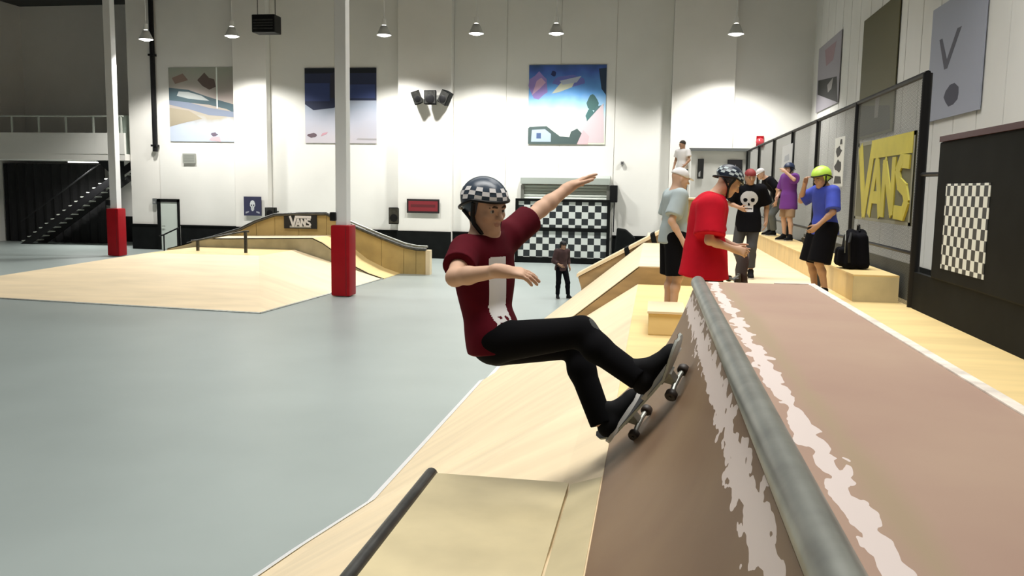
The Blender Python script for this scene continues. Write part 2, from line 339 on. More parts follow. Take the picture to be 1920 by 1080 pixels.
backpic('air_vent', 'grey square air vent high on the wall below the ramp poster', 'vent', 344, 288, 367, 306, flatmat((.30,.31,.28)), [((.20,.21,.19), [(.08,.12+k*.16),(.92,.12+k*.16),(.92,.20+k*.16),(.08,.20+k*.16)]) for k in range(5)], thick=.06)
backpic('wall_switch', 'small grey box on the wall beside the white door', 'box', 288, 372, 294, 383, flatmat((.14,.15,.15)), [((.3,.3,.3), [(.2,.2),(.8,.2),(.8,.5),(.2,.5)])], thick=.08)
backpic('wall_camera_plate', 'tiny dark fitting on the wall right of the rolling door', 'fitting', 1164, 303, 1170, 309, flatmat((.16,.16,.16)), [((.05,.05,.05), blob(.5,.5,.3,.3,10,0))], thick=.1)

# loudspeakers
def loudspeaker(label, px0, px1, py0, py1, yaw, roll, yp):
    c = (on_y(px0, py0, yp) + on_y(px1, py1, yp)) / 2; wd = (on_y(px1, py0, yp)-on_y(px0, py0, yp))[0]; ht = on_y(px0, py0, yp)[2]-on_y(px0, py1, yp)[2]
    t = empty('loudspeaker', c, label, 'loudspeaker', 'loudspeakers on the back wall')
    cy, sy = math.cos(yaw), math.sin(yaw); U = V(cy, sy, 0); N = V(sy, -cy, 0); W = V(0,0,1)
    U, W = U*math.cos(roll)+W*math.sin(roll), W*math.cos(roll)-U*math.sin(roll)
    hw, hh, hd = wd/2, ht/2, .17
    part(t, 'cabinet', BLACKP, lambda b: b.prism([c-U*hw-W*hh+N*hd, c+U*hw-W*hh+N*hd, c+U*hw*.7-W*hh-N*hd, c-U*hw*.7-W*hh-N*hd], W*2*hh), bevel=.015)
    part(t, 'grille', STEELD, lambda b: b.obox(c+N*(hd+.01), U*hw*.86, N*.012, W*hh*.9))
    part(t, 'woofer', BLACKM, lambda b: b.lathe([(0,.03),(min(hw,hh)*.45,.032),(min(hw,hh)*.7,.02),(min(hw,hh)*.72,.0)], c+N*(hd+.015)-W*hh*.25, 16, ax=N), smooth=True)
    part(t, 'bracket', BLACKM, lambda b: b.tube([c-N*hd, V(c[0], YB-.035, c[2])], .03, 8))
    return t
loudspeaker('left tilted black loudspeaker of the cluster of three', 773, 789, 171, 196, .35, .35, YB-.75)
loudspeaker('middle black loudspeaker of the cluster of three', 797, 820, 170, 196, 0, 0, YB-.75)
loudspeaker('right tilted black loudspeaker of the cluster of three', 826, 846, 171, 196, -.35, -.5, YB-.75)
loudspeaker('black loudspeaker on the wall left of the dark red sign', 731, 751, 389, 420, 0, 0, YB-.25)
loudspeaker('black loudspeaker just above the ramp left of the banner', 500, 519, 389, 406, 0, 0, YB-.65)

# ------------------------------------------------------------------ rolling door with checkered barrier
x0, x1 = on_y(983, 350, YB-.1)[0], on_y(1138, 350, YB-.1)[0]
zt, zb = on_y(1060, 329, YB-.1)[2], on_y(1060, 376, YB-.1)[2]
rd = empty('roller_door', ((x0+x1)/2, YB-.1, 0), 'pale grey roller shutter door with grey hood', 'door')
part(rd, 'hood', mat('hood_grey', (.36,.40,.37), .5), lambda b: b.prism([(x0-.12, YB-.04, zt-.34), (x0-.12, YB-.30, zt-.34), (x0-.12, YB-.30, zt-.1), (x0-.12, YB-.22, zt), (x0-.12, YB-.04, zt)], (x1-x0+.24, 0, 0)))
n = 26; zh = (zt-.38)/n
for i in range(n):
    part(rd, 'slat', mat('shutter_pale', (.70,.75,.69), .6), lambda b: b.prism([(x0, YB-.06, i*zh), (x0, YB-.11, i*zh+.01), (x0, YB-.12, (i+.5)*zh), (x0, YB-.11, (i+1)*zh-.01), (x0, YB-.06, (i+1)*zh)], (x1-x0, 0, 0)))
for x in (x0-.12, x1): part(rd, 'guide_rail', STEEL, lambda b: b.box((x, YB-.2, 0), (x+.12, YB-.03, zt-.38)))
part(rd, 'motor', BLACKM, lambda b: b.box((x1+.13, YB-.4, zt-1.0), (x1+.42, YB-.05, zt-.35)), bevel=.03)
part(rd, 'chain', BLACKM, lambda b: b.tube([(x1+.3, YB-.2, zt-1.0), (x1+.3, YB-.2, 1.2)], .02, 6))
def checkmat(name, scale):
    m = bpy.data.materials.new(name); m.use_nodes = True; nt = m.node_tree; b = nt.nodes['Principled BSDF']; b.inputs['Roughness'].default_value = .5
    tc = nt.nodes.new('ShaderNodeTexCoord'); mp = nt.nodes.new('ShaderNodeMapping'); ck = nt.nodes.new('ShaderNodeTexChecker')
    ck.inputs['Scale'].default_value = scale; ck.inputs['Color1'].default_value = (.72,.76,.74,1); ck.inputs['Color2'].default_value = (.02,.025,.03,1)
    mp.inputs['Location'].default_value = (.003, .013, .003)
    nt.links.new(tc.outputs['Object'], mp.inputs[0]); nt.links.new(mp.outputs[0], ck.inputs[0]); nt.links.new(ck.outputs[0], b.inputs['Base Color']); return m
yc = YB - 1.0
a = on_y(965, 490, yc); c = on_y(1145, 375, yc); zm = on_y(1055, 431, yc)[2]
cb = empty('checkered_barrier', ((a[0]+c[0])/2, yc, 0), 'black framed barrier with black and white checkers before the roller door', 'barrier')
cb['_o'] = [float((a[0]+c[0])/2), float(yc), 0.0]
CK = checkmat('checker_print', 1/.245)
part(cb, 'upper_sheet', CK, lambda b: b.box((a[0]+.12, yc-.02, zm+.08), (c[0]-.12, yc+.02, c[2]-.1)))
part(cb, 'lower_sheet', CK, lambda b: b.box((a[0]+.06, yc-.02, .22), (c[0]-.1, yc+.02, zm-.06)))
for z0, z1 in ((0, .22), (zm-.06, zm+.08), (c[2]-.1, c[2])): part(cb, 'frame_rail', BLACKP, lambda b: b.box((a[0], yc-.05, z0), (c[0], yc+.05, z1)))
for xx in (a[0], c[0]-.12): part(cb, 'frame_post', BLACKP, lambda b: b.box((xx, yc-.055, 0), (xx+.12, yc+.055, c[2])))
# low black padded block right of the barrier
q0 = on_y(1150, 490, YB-.9); q1 = on_y(1186, 428, YB-.9)
tag(part(None, 'crash_mat', BLACKP, lambda b: b.prism([(q0[0], YB-1.1, 0), (q1[0]+.1, YB-1.1, 0), (q1[0]+.1, YB-1.1, q1[2]-.35), (q1[0]-.25, YB-1.1, q1[2]-.05), (q0[0]+.1, YB-1.1, q1[2])], (0, .5, 0)), bevel=.05, origin=((q0[0]+q1[0])/2, YB-.9, 0)),
    'black padded block standing right of the checkered barrier', 'mat')

# booth at the back right
a = on_y(1294, 352, 31.5); c = on_y(1406, 284, 31.5)
bo = empty('booth', ((a[0]+c[0])/2, 31.6, 0), 'white booth with dark roof trim behind the people on the platform', 'booth')
part(bo, 'wall', WHITE2, lambda b: b.box((a[0], 31.5, 0), (c[0], 33.2, c[2])))
part(bo, 'roof_trim', mat('trim_grey', (.16,.17,.17), .6), lambda b: b.box((a[0]-.08, 31.4, c[2]), (c[0]+.08, 33.25, c[2]+.1)))
part(bo, 'corner_post', BLACKP, lambda b: b.box((c[0]-.12, 31.42, 0), (c[0]+.02, 31.5, c[2])))
backpic('poster', 'dark poster with a red and white figure on the booth', 'poster', 1362, 300, 1392, 348, flatmat((.012,.01,.012)), [((.35,.02,.03), [(.12,.1),(.45,.1),(.5,.6),(.42,.8),(.2,.7)]), ((.65,.55,.52), [(.5,.1),(.62,.1),(.66,.7),(.54,.82)]), ((.4,.03,.04), [(.72,.1),(.86,.1),(.84,.65),(.7,.6)])], yp=31.47)
backpic('poster', 'narrow black poster at the left of the booth', 'poster', 1307, 298, 1320, 335, flatmat((.012,.012,.012)), [((.4,.4,.4), [(.2,.1),(.5,.1),(.5,.4),(.2,.3)])], yp=31.47)
q = on_y(1425, 266, YB-.1)
al = empty('fire_bell', q, 'small red alarm bell on the back wall above the fence end', 'alarm')
part(al, 'plate', RED, lambda b: b.box((q[0]-.13, YB-.1, q[2]-.2), (q[0]+.13, YB-.03, q[2]+.22)), bevel=.01)
part(al, 'bell', mat('red_gloss', (.6,.06,.08), .3), lambda b: b.lathe([(0,.1),(.1,.08),(.15,.02),(.15,0)], (q[0], YB-.1, q[2]), 16, ax=(0,-1,0)), smooth=True)

# right wall posters
def rightpic(label, x0, y0, x1, y1, back, shapes, cat='poster'):
    a = on_x(x0, y1, XR-.06); c = on_x(x1, y0, XR-.06)       # x0 is farther (larger Y)
    zb_ = on_x(x0, y1, XR-.06)[2]; zt_ = on_x(x1, y0, XR-.06)[2]
    return picture('poster', label, cat, (XR-.06, a[1], zb_), (0,-1,0), UZ, a[1]-c[1], zt_-zb_, (-1,0,0), back, shapes)
rightpic('narrow dark poster on right wall nearest the far corner', 1537, 192, 1572, 92, gradmat('poster_dark_a', [(0,(.34,.32,.36)),(.4,(.16,.15,.12)),(1,(.05,.05,.05))], 2, 0, 3.2), [((.02,.02,.02), [(.05,.5),(.9,.62),(1,1),(.05,.72)]), ((.30,.28,.27), [(.5,.66),(.75,.6),(.7,.75),(.55,.78)]), ((.32,.22,.24), [(.3,.1),(.8,.1),(.7,.34),(.4,.36)])])
rightpic('tall dark grey poster on right wall between two others', 1622, 246, 1674, 40, gradmat('poster_dark_b', [(0,(.10,.09,.035)),(.3,(.10,.10,.08)),(.45,(.13,.13,.13)),(1,(.05,.055,.045))], 2, 0, 5), [((.02,.025,.02), [(.1,.72),(.9,.8),(.95,.98),(.05,.98)]), ((.22,.2,.2), [(.5,.7),(.62,.7),(.6,.86),(.5,.86)])])
rightpic('pale poster with dark letter-like strokes on right wall nearest the camera', 1752, 205, 1838, 20, gradmat('poster_pale', [(0,(.36,.38,.46)),(.5,(.48,.50,.58)),(1,(.46,.50,.56))], 2, 0, 5), [((.10,.10,.13), [(.18,.3),(.24,.3),(.36,.5),(.52,.28),(.6,.28),(.38,.58),(.32,.58)]), ((.06,.06,.09), blob(.5,.82,.14,.09,10,.1,1))])

# ------------------------------------------------------------------ columns with red pads
def column(px, py, label, wd=.29, pad=.5, ph=1.82, knob=True):
    p = on_z(px, py, 0)
    t = empty('column', (p[0], p[1]+pad/2, 0), label, 'column', 'white columns with red pads')
    cx, cy = p[0], p[1]+pad/2
    part(t, 'shaft', mat('column_white', (.80,.80,.80), .5), lambda b: b.box((cx-wd/2, cy-wd/2, 0), (cx+wd/2, cy+wd/2, ZC)), bevel=.012)
    pd = part(t, 'crash_pad', RED, lambda b: b.box((cx-pad/2, cy-pad/2, .02), (cx+pad/2, cy+pad/2, ph)), bevel=.05, smooth=True)
    part(pd, 'seam', mat('red_seam', (.16,.004,.008), .5), lambda b: b.box((cx+pad/2-.10, cy-pad/2-.004, .06), (cx+pad/2-.085, cy-pad/2+.003, ph-.04)))
    part(t, 'camera', BLACKM, lambda b: (b.box((cx-wd/2-.14, cy-wd/2-.08, ph+.10), (cx-wd/2+.02, cy-wd/2+.06, ph+.32)),), bevel=.03)
    return t
column(638, 557, 'white column with red padded base beside the wooden ramps')
column(213, 481, 'white column with red padded base near the far left stairs')

# ------------------------------------------------------------------ VANS lettering
def stroke(b, pts, w, P, U, W, N, e0, e1, mi=0):
    for (a, c) in zip(pts[:-1], pts[1:]):
        a, c = V(*a), V(*c); d = (c-a); L = np.hypot(*d)
        if L < 1e-6: continue
        nrm = V(-d[1], d[0])/L*w/2; ex = d/L*w*.28
        q = [a-ex+nrm, a-ex-nrm, c+ex-nrm, c+ex+nrm]
        b.prism([P+U*u+W*v+N*e0 for u, v in q], N*(e1-e0), mi)
def vans(b, P, U, W, N, wd, ht, e0, e1, mi=0, sw=.10):
    """V with its bar running on above A N S"""
    P, U, W, N = V(*P), V(*U)*wd, V(*W)*ht, V(*N)
    cnt = [0]
    def S(pts, s=sw): 
        PP = [(x, y) for x, y in pts]
        for (a, c) in zip(PP[:-1], PP[1:]):
            A = U*a[0]+W*a[1]; Cc = U*c[0]+W*c[1]; d = Cc-A; L = np.linalg.norm(d); d = d/L; nn = np.cross(N, d); nn /= np.linalg.norm(nn)
            h = s*ht*.5; q = [A-d*h*.5+nn*h, A-d*h*.5-nn*h, Cc+d*h*.5-nn*h, Cc+d*h*.5+nn*h]
            cnt[0] += 1; b.prism([P+x+N*e0 for x in q], N*(e1-e0+.0011*cnt[0]), mi)
    S([(.02,.96),(.17,.04),(.30,.96)], sw*1.3); S([(.29,.93),(.985,.93)], sw*1.5)
    S([(.29,.04),(.39,.72),(.41,.72),(.51,.04)]); S([(.34,.26),(.46,.26)])
    S([(.56,.04),(.56,.72),(.73,.08),(.73,.74)])
    S([(.97,.70),(.85,.72),(.80,.60),(.84,.44),(.94,.36),(.98,.22),(.93,.07),(.80,.08)])

# ------------------------------------------------------------------ fun box ramps at left
D1 = .82
fb = empty('pyramid_ramp', (-12, 20, 0), 'low light plywood pyramid ramp nearest the camera at left', 'ramp')
A_ = (-18.6, 18.2, 0); B_ = tuple(on_z(488, 588, 0)); Cb = (-8.1, 24.85, 0); Dd = (-18.2, 24.85, 0)
a1 = (-14.2, 22.2, D1); b1 = (-10.9, 22.4, D1); c1 = (-10.9, 24.85, D1); d1 = (-14.2, 24.85, D1)
def thick(b, q, t=.03):
    q = [V(*p) for p in q]; n = np.cross(q[1]-q[0], q[2]-q[0]); n /= np.linalg.norm(n)
    if n[2] < 0: n = -n
    b.prism(q, -n*t)
part(fb, 'front_bank', PLY, lambda b: thick(b, [A_, B_, b1, a1]))
part(fb, 'side_bank', PLY, lambda b: thick(b, [B_, Cb, c1, b1]))
part(fb, 'left_bank', PLY, lambda b: thick(b, [Dd, A_, a1, d1]))
part(fb, 'deck', PLY2, lambda b: thick(b, [a1, b1, c1, d1]))
part(fb, 'base_edge', STEEL, lambda b: (b.tube([A_, (B_[0], B_[1], 0.0)], .03, 6), b.tube([B_, Cb], .03, 6)))
# tier two
Y2, Y3 = 24.9, 26.6
st2 = empty('ledge_ramp', (-11.5, 25.7, 0), 'raised plywood ledge ramp in the middle with grey front face', 'ramp')
def P2(px, py): q = on_y(px, py, Y2); return (q[0], Y2, max(0, q[2]))
prof = [(-15.6, Y2, 0), (-15.2, Y2, .75), P2(352, 456), P2(378, 447), P2(585, 446), P2(604, 455), P2(625, 470), P2(655, 494), P2(690, 512), (-8.07, Y2, .015), (-8.07, Y2, 0)]
part(st2, 'front_panel', mat('grey_ply_front', (.42,.36,.22), .6, .2, 2), lambda b: b.prism(prof, (0, .05, 0)))
for i in range(1, len(prof)-2):
    a, c = V(*prof[i]), V(*prof[i+1])
    part(st2, 'top_sheet', PLY2 if i > 3 else PLY, lambda b: b.prism([a, c, c-V(0,0,.03), a-V(0,0,.03)], (0, Y3-Y2, 0)))
# tier three: wall with coping and banner
w3 = empty('wall_ride', (-10.5, 26.7, 0), 'tall ochre plywood wall ride with dark coping at back of the ramps', 'ramp')
def P3(px, py): q = on_y(px, py, Y3); return (q[0], Y3, max(0, q[2]))
top = [P3(352, 458), P3(400, 446), P3(450, 431), P3(480, 416), P3(515, 404), P3(560, 402), P3(612, 402), P3(632, 412), P3(665, 426), P3(715, 447), P3(757, 463), P3(780, 468), P3(800, 469)]
prof3 = [(top[0][0], Y3, 0)] + top + [(top[-1][0], Y3, 0)]
for (a, c) in zip(top[:-1], top[1:]):
    part(w3, 'panel', OCHRE, lambda b: b.prism([(a[0]+.006, Y3, 0), (c[0]-.006, Y3, 0), (c[0]-.006, Y3, c[2]), (a[0]+.006, Y3, a[2])], (0, .16, 0)))
part(w3, 'coping', STEELD, lambda b: b.tube([(p[0], Y3-.02, p[2]+.02) for p in top], .055, 10), smooth=True)
part(w3, 'end_panel', PLY, lambda b: b.box((top[-1][0]-.02, Y3-.06, 0), (top[-1][0]+.12, Y3+.2, top[-1][2])))
part(w3, 'rear_rail', STEEL, lambda b: b.tube([(p[0], Y3+.14, p[2]+.10) for p in top[7:]], .035, 8))
a = on_y(533, 428, Y3-.03); c = on_y(594, 404, Y3-.03)
bn = empty('banner', ((a[0]+c[0])/2, Y3-.03, a[2]), 'small black and white lettered banner on the wall ride', 'banner')
part(bn, 'sheet', flatmat((.012,.014,.012)), lambda b: b.box((a[0], Y3-.045, a[2]), (c[0], Y3-.02, c[2])))
part(bn, 'backing', flatmat((.42,.42,.38)), lambda b: b.box((a[0]+.2, Y3-.048, a[2]+.03), (c[0]-.2, Y3-.044, a[2]+.09)))
part(bn, 'lettering', PRINTW, lambda b: vans(b, (a[0]+.2, Y3-.045, a[2]+.06), UX, UZ, NB, c[0]-a[0]-.4, c[2]-a[2]-.10, 0, .006, sw=.16))
# flat rail on the pyramid deck
g0 = on_z(371, 470, D1); g1 = on_z(461, 474, D1); h1 = on_y(461, 434, g1[1])[2]; h0 = on_y(371, 451, g0[1])[2]
gr = empty('grind_rail', (g0+g1)/2, 'thin dark metal grind rail on two posts on the pyramid ramp', 'rail')
part(gr, 'bar', STEELD, lambda b: b.tube([(g0[0]-.2, g0[1], h0-.02), (g0[0], g0[1], h0), (g1[0], g1[1], h1), (g1[0]+.1, g1[1], h1)], .03, 8))
for g, h in ((g0, h0), (g1, h1)):
    part(gr, 'post', STEELD, lambda b: b.box((g[0]-.035, g[1]-.035, D1), (g[0]+.035, g[1]+.035, h)))
# handrail at the door
h0 = on_y(304, 470, YB-.8); h1 = on_y(336, 470, YB-.8)
hr = empty('handrail', (h0[0], YB-.8, 0), 'low black handrail in front of the white door', 'rail')
part(hr, 'bar', BLACKM, lambda b: b.tube([(h0[0]-.1, YB-.8, .62), (h0[0]+.1, YB-.8, .68), (h1[0], YB-.8, .98)], .03, 8))
part(hr, 'post', BLACKM, lambda b: b.tube([(h0[0]+.1, YB-.8, 0), (h0[0]+.1, YB-.8, .68)], .03, 8))
part(hr, 'post', BLACKM, lambda b: b.tube([(h1[0]-.05, YB-.8, 0), (h1[0]-.05, YB-.8, .96)], .03, 8))

# ------------------------------------------------------------------ platform and banks on the right
XE = -.19            # platform edge
XF = -2.39           # foot of the bank
YC, YD, YE = 12.0, 17.6, 27.0
pf = struct('floor_platform', PLY2, lambda b: b.box((XE, -6, .0), (3.12, YC, PZ)))
struct('floor_platform_far', PLY, lambda b: b.box((XE+.02, YC, .0), (3.12, YE, PZ)))
bk = empty('bank_ramp', (XF, 7, 0), 'long light plywood bank ramp rising from grey floor beneath the skater', 'ramp')
foot = [(-3.15, 3.0), (-2.62, 5.98), (XF, 7.05), (XF, YC)]
topx = [(XE, 3.0), (XE, 5.98), (XE, 7.05), (XE, YC)]
def bankz(x, x0=XF): return PZ*(x-x0)/(XE-x0)
for i in range(3):
    a, c, d, e = (*foot[i], .012), (*foot[i+1], .012), (*topx[i+1], PZ+.003), (*topx[i], PZ+.003)
    n = 1 if i < 2 else 2
    for k in range(n):
        L = lambda p, q, t: tuple(V(*p)*(1-t)+V(*q)*t)
        q = [L(a, c, k/n), L(a, c, (k+1)/n), L(e, d, (k+1)/n), L(e, d, k/n)]
        part(bk, 'sheet', PLY, lambda b: thick(b, q, .02))
part(bk, 'sheet', PLY, lambda b: thick(b, [(-4.6, -5, .012), (*foot[0], .012), (XE, 3.0, PZ+.003), (XE, -5, PZ+.003)], .02))
ft = [(-4.6, -5)] + foot
for p, q in zip(ft[:-1], ft[1:]):
    part(bk, 'metal_edge', EDGE, lambda b: b.prism([(p[0]-.05, p[1], .001), (p[0]+.02, p[1], .03), (q[0]+.02, q[1], .03), (q[0]-.05, q[1], .001)], (0, 0, .004)))
# second bank, raised
b2 = empty('bank_ramp', (XF, 14.8, 0), 'raised plywood bank with brown side behind the main bank', 'ramp')
R2 = .25
YQ = YD-.06
q = [(XF+.08, YC, .015), (XF+.08, YQ, .015), (XE, YQ, PZ+R2), (XE, YC, PZ+R2)]
part(b2, 'sheet', PLY, lambda b: thick(b, q, .02))
part(b2, 'side_panel', PLYS, lambda b: b.prism([(XF+.08, YC, 0), (XE, YC, 0), (XE+.9, YC, 0), (XE+.9, YC, PZ+R2-.01), (XE, YC, PZ+R2-.01)], (0, .04, 0)))
part(b2, 'deck', PLY, lambda b: b.box((XE, YC+.04, PZ), (XE+.9, YQ, PZ+R2)))
part(b2, 'foot_edge', EDGE, lambda b: b.prism([(XF+.02, YC, .001), (XF+.1, YC, .022), (XF+.1, YQ, .022), (XF+.02, YQ, .001)], (0, 0, .004)))
# sloping ledge (hubba)
hb = empty('sloping_ledge', (-.6, YD, 0), 'sloping brown ledge with pale top edge and dark bands climbing to platform', 'ledge')
s0 = on_y(1084, 520, YD); s1 = on_y(1246, 434, YD); e0 = on_y(1090, 541, YD); e1 = on_y(1262, 463, YD)
part(hb, 'side_panel', PLYS, lambda b: b.prism([s0, s1, (s1[0]+.8, YD, s1[2]), (s1[0]+.8, YD, 0), (e0[0], YD, 0), e0], (0, .5, 0)))
part(hb, 'top_cap', PLY, lambda b: b.prism([s0+V(-.03,-.03,.0), s1+V(0,-.03,.0), s1+V(0,-.03,.07), s0+V(-.03,-.03,.07)], (0, .56, 0)))
for u in (.56, .86):
    m0 = s0*(1-u)+s1*u; dr = (s1-s0)/np.linalg.norm(s1-s0)
    part(hb, 'band', BLACKP, lambda b: b.prism([m0-dr*.05+V(0,-.04,.09), m0+dr*.05+V(0,-.04,.09), m0+dr*.12+V(.06,-.04,-.38), m0+dr*.0+V(.06,-.04,-.38)], (0, .6, 0)))
# low box on the platform
lb = empty('low_box', (.25, 8.5, PZ), 'low yellow plywood box on platform behind the brown extension', 'box')
part(lb, 'body', PLY2, lambda b: b.box((-.02, 7.75, PZ), (.30, 8.45, PZ+.2)), bevel=.01)
part(lb, 'top_sheet', PLY, lambda b: b.box((-.03, 7.73, PZ+.2), (.31, 8.46, PZ+.22)))
# grind box near the camera
zt_ = 1.43
gb = empty('grind_box', (-.8, 3.4, .6), 'tan plywood grind box with steel pipe edge in the foreground', 'box')
ga = on_z(808, 886, zt_); gb_ = on_z(1066, 905, zt_)
XA, XB, YF = ga[0], gb_[0], ga[1]
part(gb, 'body', PLYD, lambda b: b.box((XA+.03, -1.5, .3), (XB, YF-.02, zt_-.02)))
part(gb, 'top_sheet', PLYD, lambda b: b.prism([(XA+.02, -1.5, zt_-.02), (XA+.02, ga[1], zt_-.02), (XB, gb_[1], zt_-.02), (XB, -1.5, zt_-.02)], (0, 0, .02)))
part(gb, 'coping', STEELD, lambda b: b.tube([(XA, -1.5, zt_-.01), (XA, ga[1]+.01, zt_-.01)], .032, 14), smooth=True)
part(gb, 'filler_strip', PLYD, lambda b: b.prism([(XB+.012, -1.5, zt_-.02), (XB+.012, gb_[1]-.02, zt_-.02), (XE-.005, gb_[1]-.1, 1.485), (XE-.005, -1.5, 1.485)], (0, 0, .02)))

# brown extension with coping: the feature the skater rides
XCO, ZT, XRT, YFAR, YNEAR = .28, 2.256, .93, 5.3, -3.0
def facep(t):            # profile of the transition from foot (t=0) to lip (t=1), slightly concave
    x = XE + (XCO-.03-XE)*t; z = PZ + (ZT-.05-PZ)*t; bow = .06*math.sin(math.pi*t)
    nx, nz = .85, -.53
    return x + nx*bow*1.0, z + nz*bow
def paintmat(name, base, base2, lo, hi, tan=False):
    """brown sheet with a worn, ragged white painted stripe beside the coping (object X = world X)"""
    m = bpy.data.materials.new(name); m.use_nodes = True; nt = m.node_tree; b = nt.nodes['Principled BSDF']; b.inputs['Roughness'].default_value = .5
    tc = nt.nodes.new('ShaderNodeTexCoord'); sp = nt.nodes.new('ShaderNodeSeparateXYZ'); nt.links.new(tc.outputs['Object'], sp.inputs[0])
    n1 = nt.nodes.new('ShaderNodeTexNoise'); n1.inputs['Scale'].default_value = 1.4; n1.inputs['Detail'].default_value = 5; nt.links.new(tc.outputs['Object'], n1.inputs['Vector'])
    r = nt.nodes.new('ShaderNodeValToRGB'); r.color_ramp.elements[0].position = .35; r.color_ramp.elements[1].position = .68
    r.color_ramp.elements[0].color = (*base, 1); r.color_ramp.elements[1].color = (*base2, 1); nt.links.new(n1.outputs['Fac'], r.inputs[0])
    vo = nt.nodes.new('ShaderNodeTexVoronoi'); vo.inputs['Scale'].default_value = 24; mpp = nt.nodes.new('ShaderNodeMapping'); mpp.inputs['Scale'].default_value = (1, .38, 1); nt.links.new(tc.outputs['Object'], mpp.inputs[0]); nt.links.new(mpp.outputs[0], vo.inputs['Vector'])
    n2 = nt.nodes.new('ShaderNodeTexNoise'); n2.inputs['Scale'].default_value = 26; n2.inputs['Detail'].default_value = 1.5; nt.links.new(mpp.outputs[0], n2.inputs['Vector'])
    # ragged band: smooth bump centred in [lo,hi] plus noise
    mid, half = (lo+hi)/2, (hi-lo)/2
    def M(op, a, c):
        k = nt.nodes.new('ShaderNodeMath'); k.operation = op
        for i, vv in enumerate((a, c)):
            if isinstance(vv, (int, float)): k.inputs[i].default_value = vv
            elif vv is not None: nt.links.new(vv, k.inputs[i])
        return k.outputs[0]
    d = M('ABSOLUTE', M('SUBTRACT', sp.outputs[0], mid), None)
    d = M('SUBTRACT', half, d)
    d = M('ADD', d, M('MULTIPLY', M('SUBTRACT', n2.outputs['Fac'], .5), half*2.2))
    d = M('ADD', d, M('MULTIPLY', M('SUBTRACT', .45, vo.outputs['Distance']), half*1.3))
    fac = M('GREATER_THAN', d, half*.12)
    mx = nt.nodes.new('ShaderNodeMix'); mx.data_type = 'RGBA'; nt.links.new(fac, mx.inputs[0]); 
    if tan:
        d2 = M('SUBTRACT', sp.outputs[0], hi+.035); d2 = M('SUBTRACT', .035, M('ABSOLUTE', d2, None)); d2 = M('ADD', d2, M('MULTIPLY', M('SUBTRACT', n1.outputs['Fac'], .5), .12)); k2 = nt.nodes.new('ShaderNodeMapRange'); k2.inputs['From Min'].default_value = -.02; k2.inputs['From Max'].default_value = .03; nt.links.new(d2, k2.inputs[0])
        m2 = nt.nodes.new('ShaderNodeMix'); m2.data_type = 'RGBA'; nt.links.new(k2.outputs[0], m2.inputs[0]); nt.links.new(r.outputs[0], m2.inputs[6]); m2.inputs[7].default_value = (.36, .26, .165, 1); nt.links.new(m2.outputs[2], mx.inputs[6])
    else: nt.links.new(r.outputs[0], mx.inputs[6])
    mx.inputs[7].default_value = (.70, .60, .56, 1)
    nt.links.new(mx.outputs[2], b.inputs['Base Color']); return m
ex = empty('quarter_pipe_extension', (0, 0, 0), 'brown quarter pipe extension with steel coping and chipped white paint', 'ramp')
nP = 12
def face(b):
    pts = [facep(i/nP) for i in range(nP+1)]
    ys = [YNEAR, YFAR]
    vs = [(x, y, z) for y in ys for x, z in pts]; n1 = nP+1
    b.add(vs, [(i, i+1, n1+i+1, n1+i) for i in range(nP)])
BR1, BR2 = (.195, .118, .072), (.255, .168, .098)
part(ex, 'transition', paintmat('brown_face', BR1, BR2, .205, .246), face, smooth=True)
part(ex, 'deck', paintmat('brown_deck', (.37, .235, .175), (.42, .285, .205), .335, .395, True), lambda b: b.box((XCO+.03, YNEAR, ZT-.04), (XRT, YFAR, ZT)))
part(ex, 'rear_panel', PLYS, lambda b: b.box((XRT-.03, YNEAR, PZ), (XRT-.001, YFAR, ZT-.04)))
part(ex, 'end_panel', PLYS, lambda b: b.prism([(facep(i/nP)[0]+.002, YFAR-.03, facep(i/nP)[1]-.004) for i in range(nP+1)] + [(XRT-.03, YFAR-.03, ZT-.05), (XRT-.03, YFAR-.03, PZ)], (0, .028, 0)))
part(ex, 'coping', STEEL, lambda b: b.tube([(XCO, YNEAR, ZT-.012), (XCO, YFAR+.03, ZT-.012)], .042, 20), smooth=True)
part(ex, 'edge_trim', TRIMW, lambda b: b.box((XRT-.005, YNEAR, ZT-.05), (XRT+.035, YFAR, ZT+.006)), bevel=.004)
part(ex, 'edge_trim', TRIMW, lambda b: b.prism([(XRT-.2, YFAR, ZT-.05), (XRT+.035, YFAR, ZT-.05), (XRT+.035, YFAR, ZT+.006), (XRT-.2, YFAR, ZT+.004)], (0, .03, 0)))

# bench along the fence
be = empty('bench', (2.7, 14, PZ), 'long plywood bench ledge along the fence on platform', 'bench')
BX0, BX1, BY0, BY1, BZ = 2.42, 2.94, 10.85, 22.0, PZ+.33
part(be, 'end_panel', PLYD, lambda b: b.box((BX0, BY0, PZ), (BX1, BY0+.03, BZ-.02)))
for k in range(4):
    y0 = BY0+.03+k*(BY1-BY0)/4
    part(be, 'front_panel', PLY2, lambda b: b.box((BX0, y0, PZ), (BX0+.03, y0+(BY1-BY0)/4-.01, BZ-.02)))
    part(be, 'top_sheet', PLY2, lambda b: b.box((BX0-.01, y0-.03, BZ-.02), (BX1, y0-.035+(BY1-BY0)/4, BZ)))

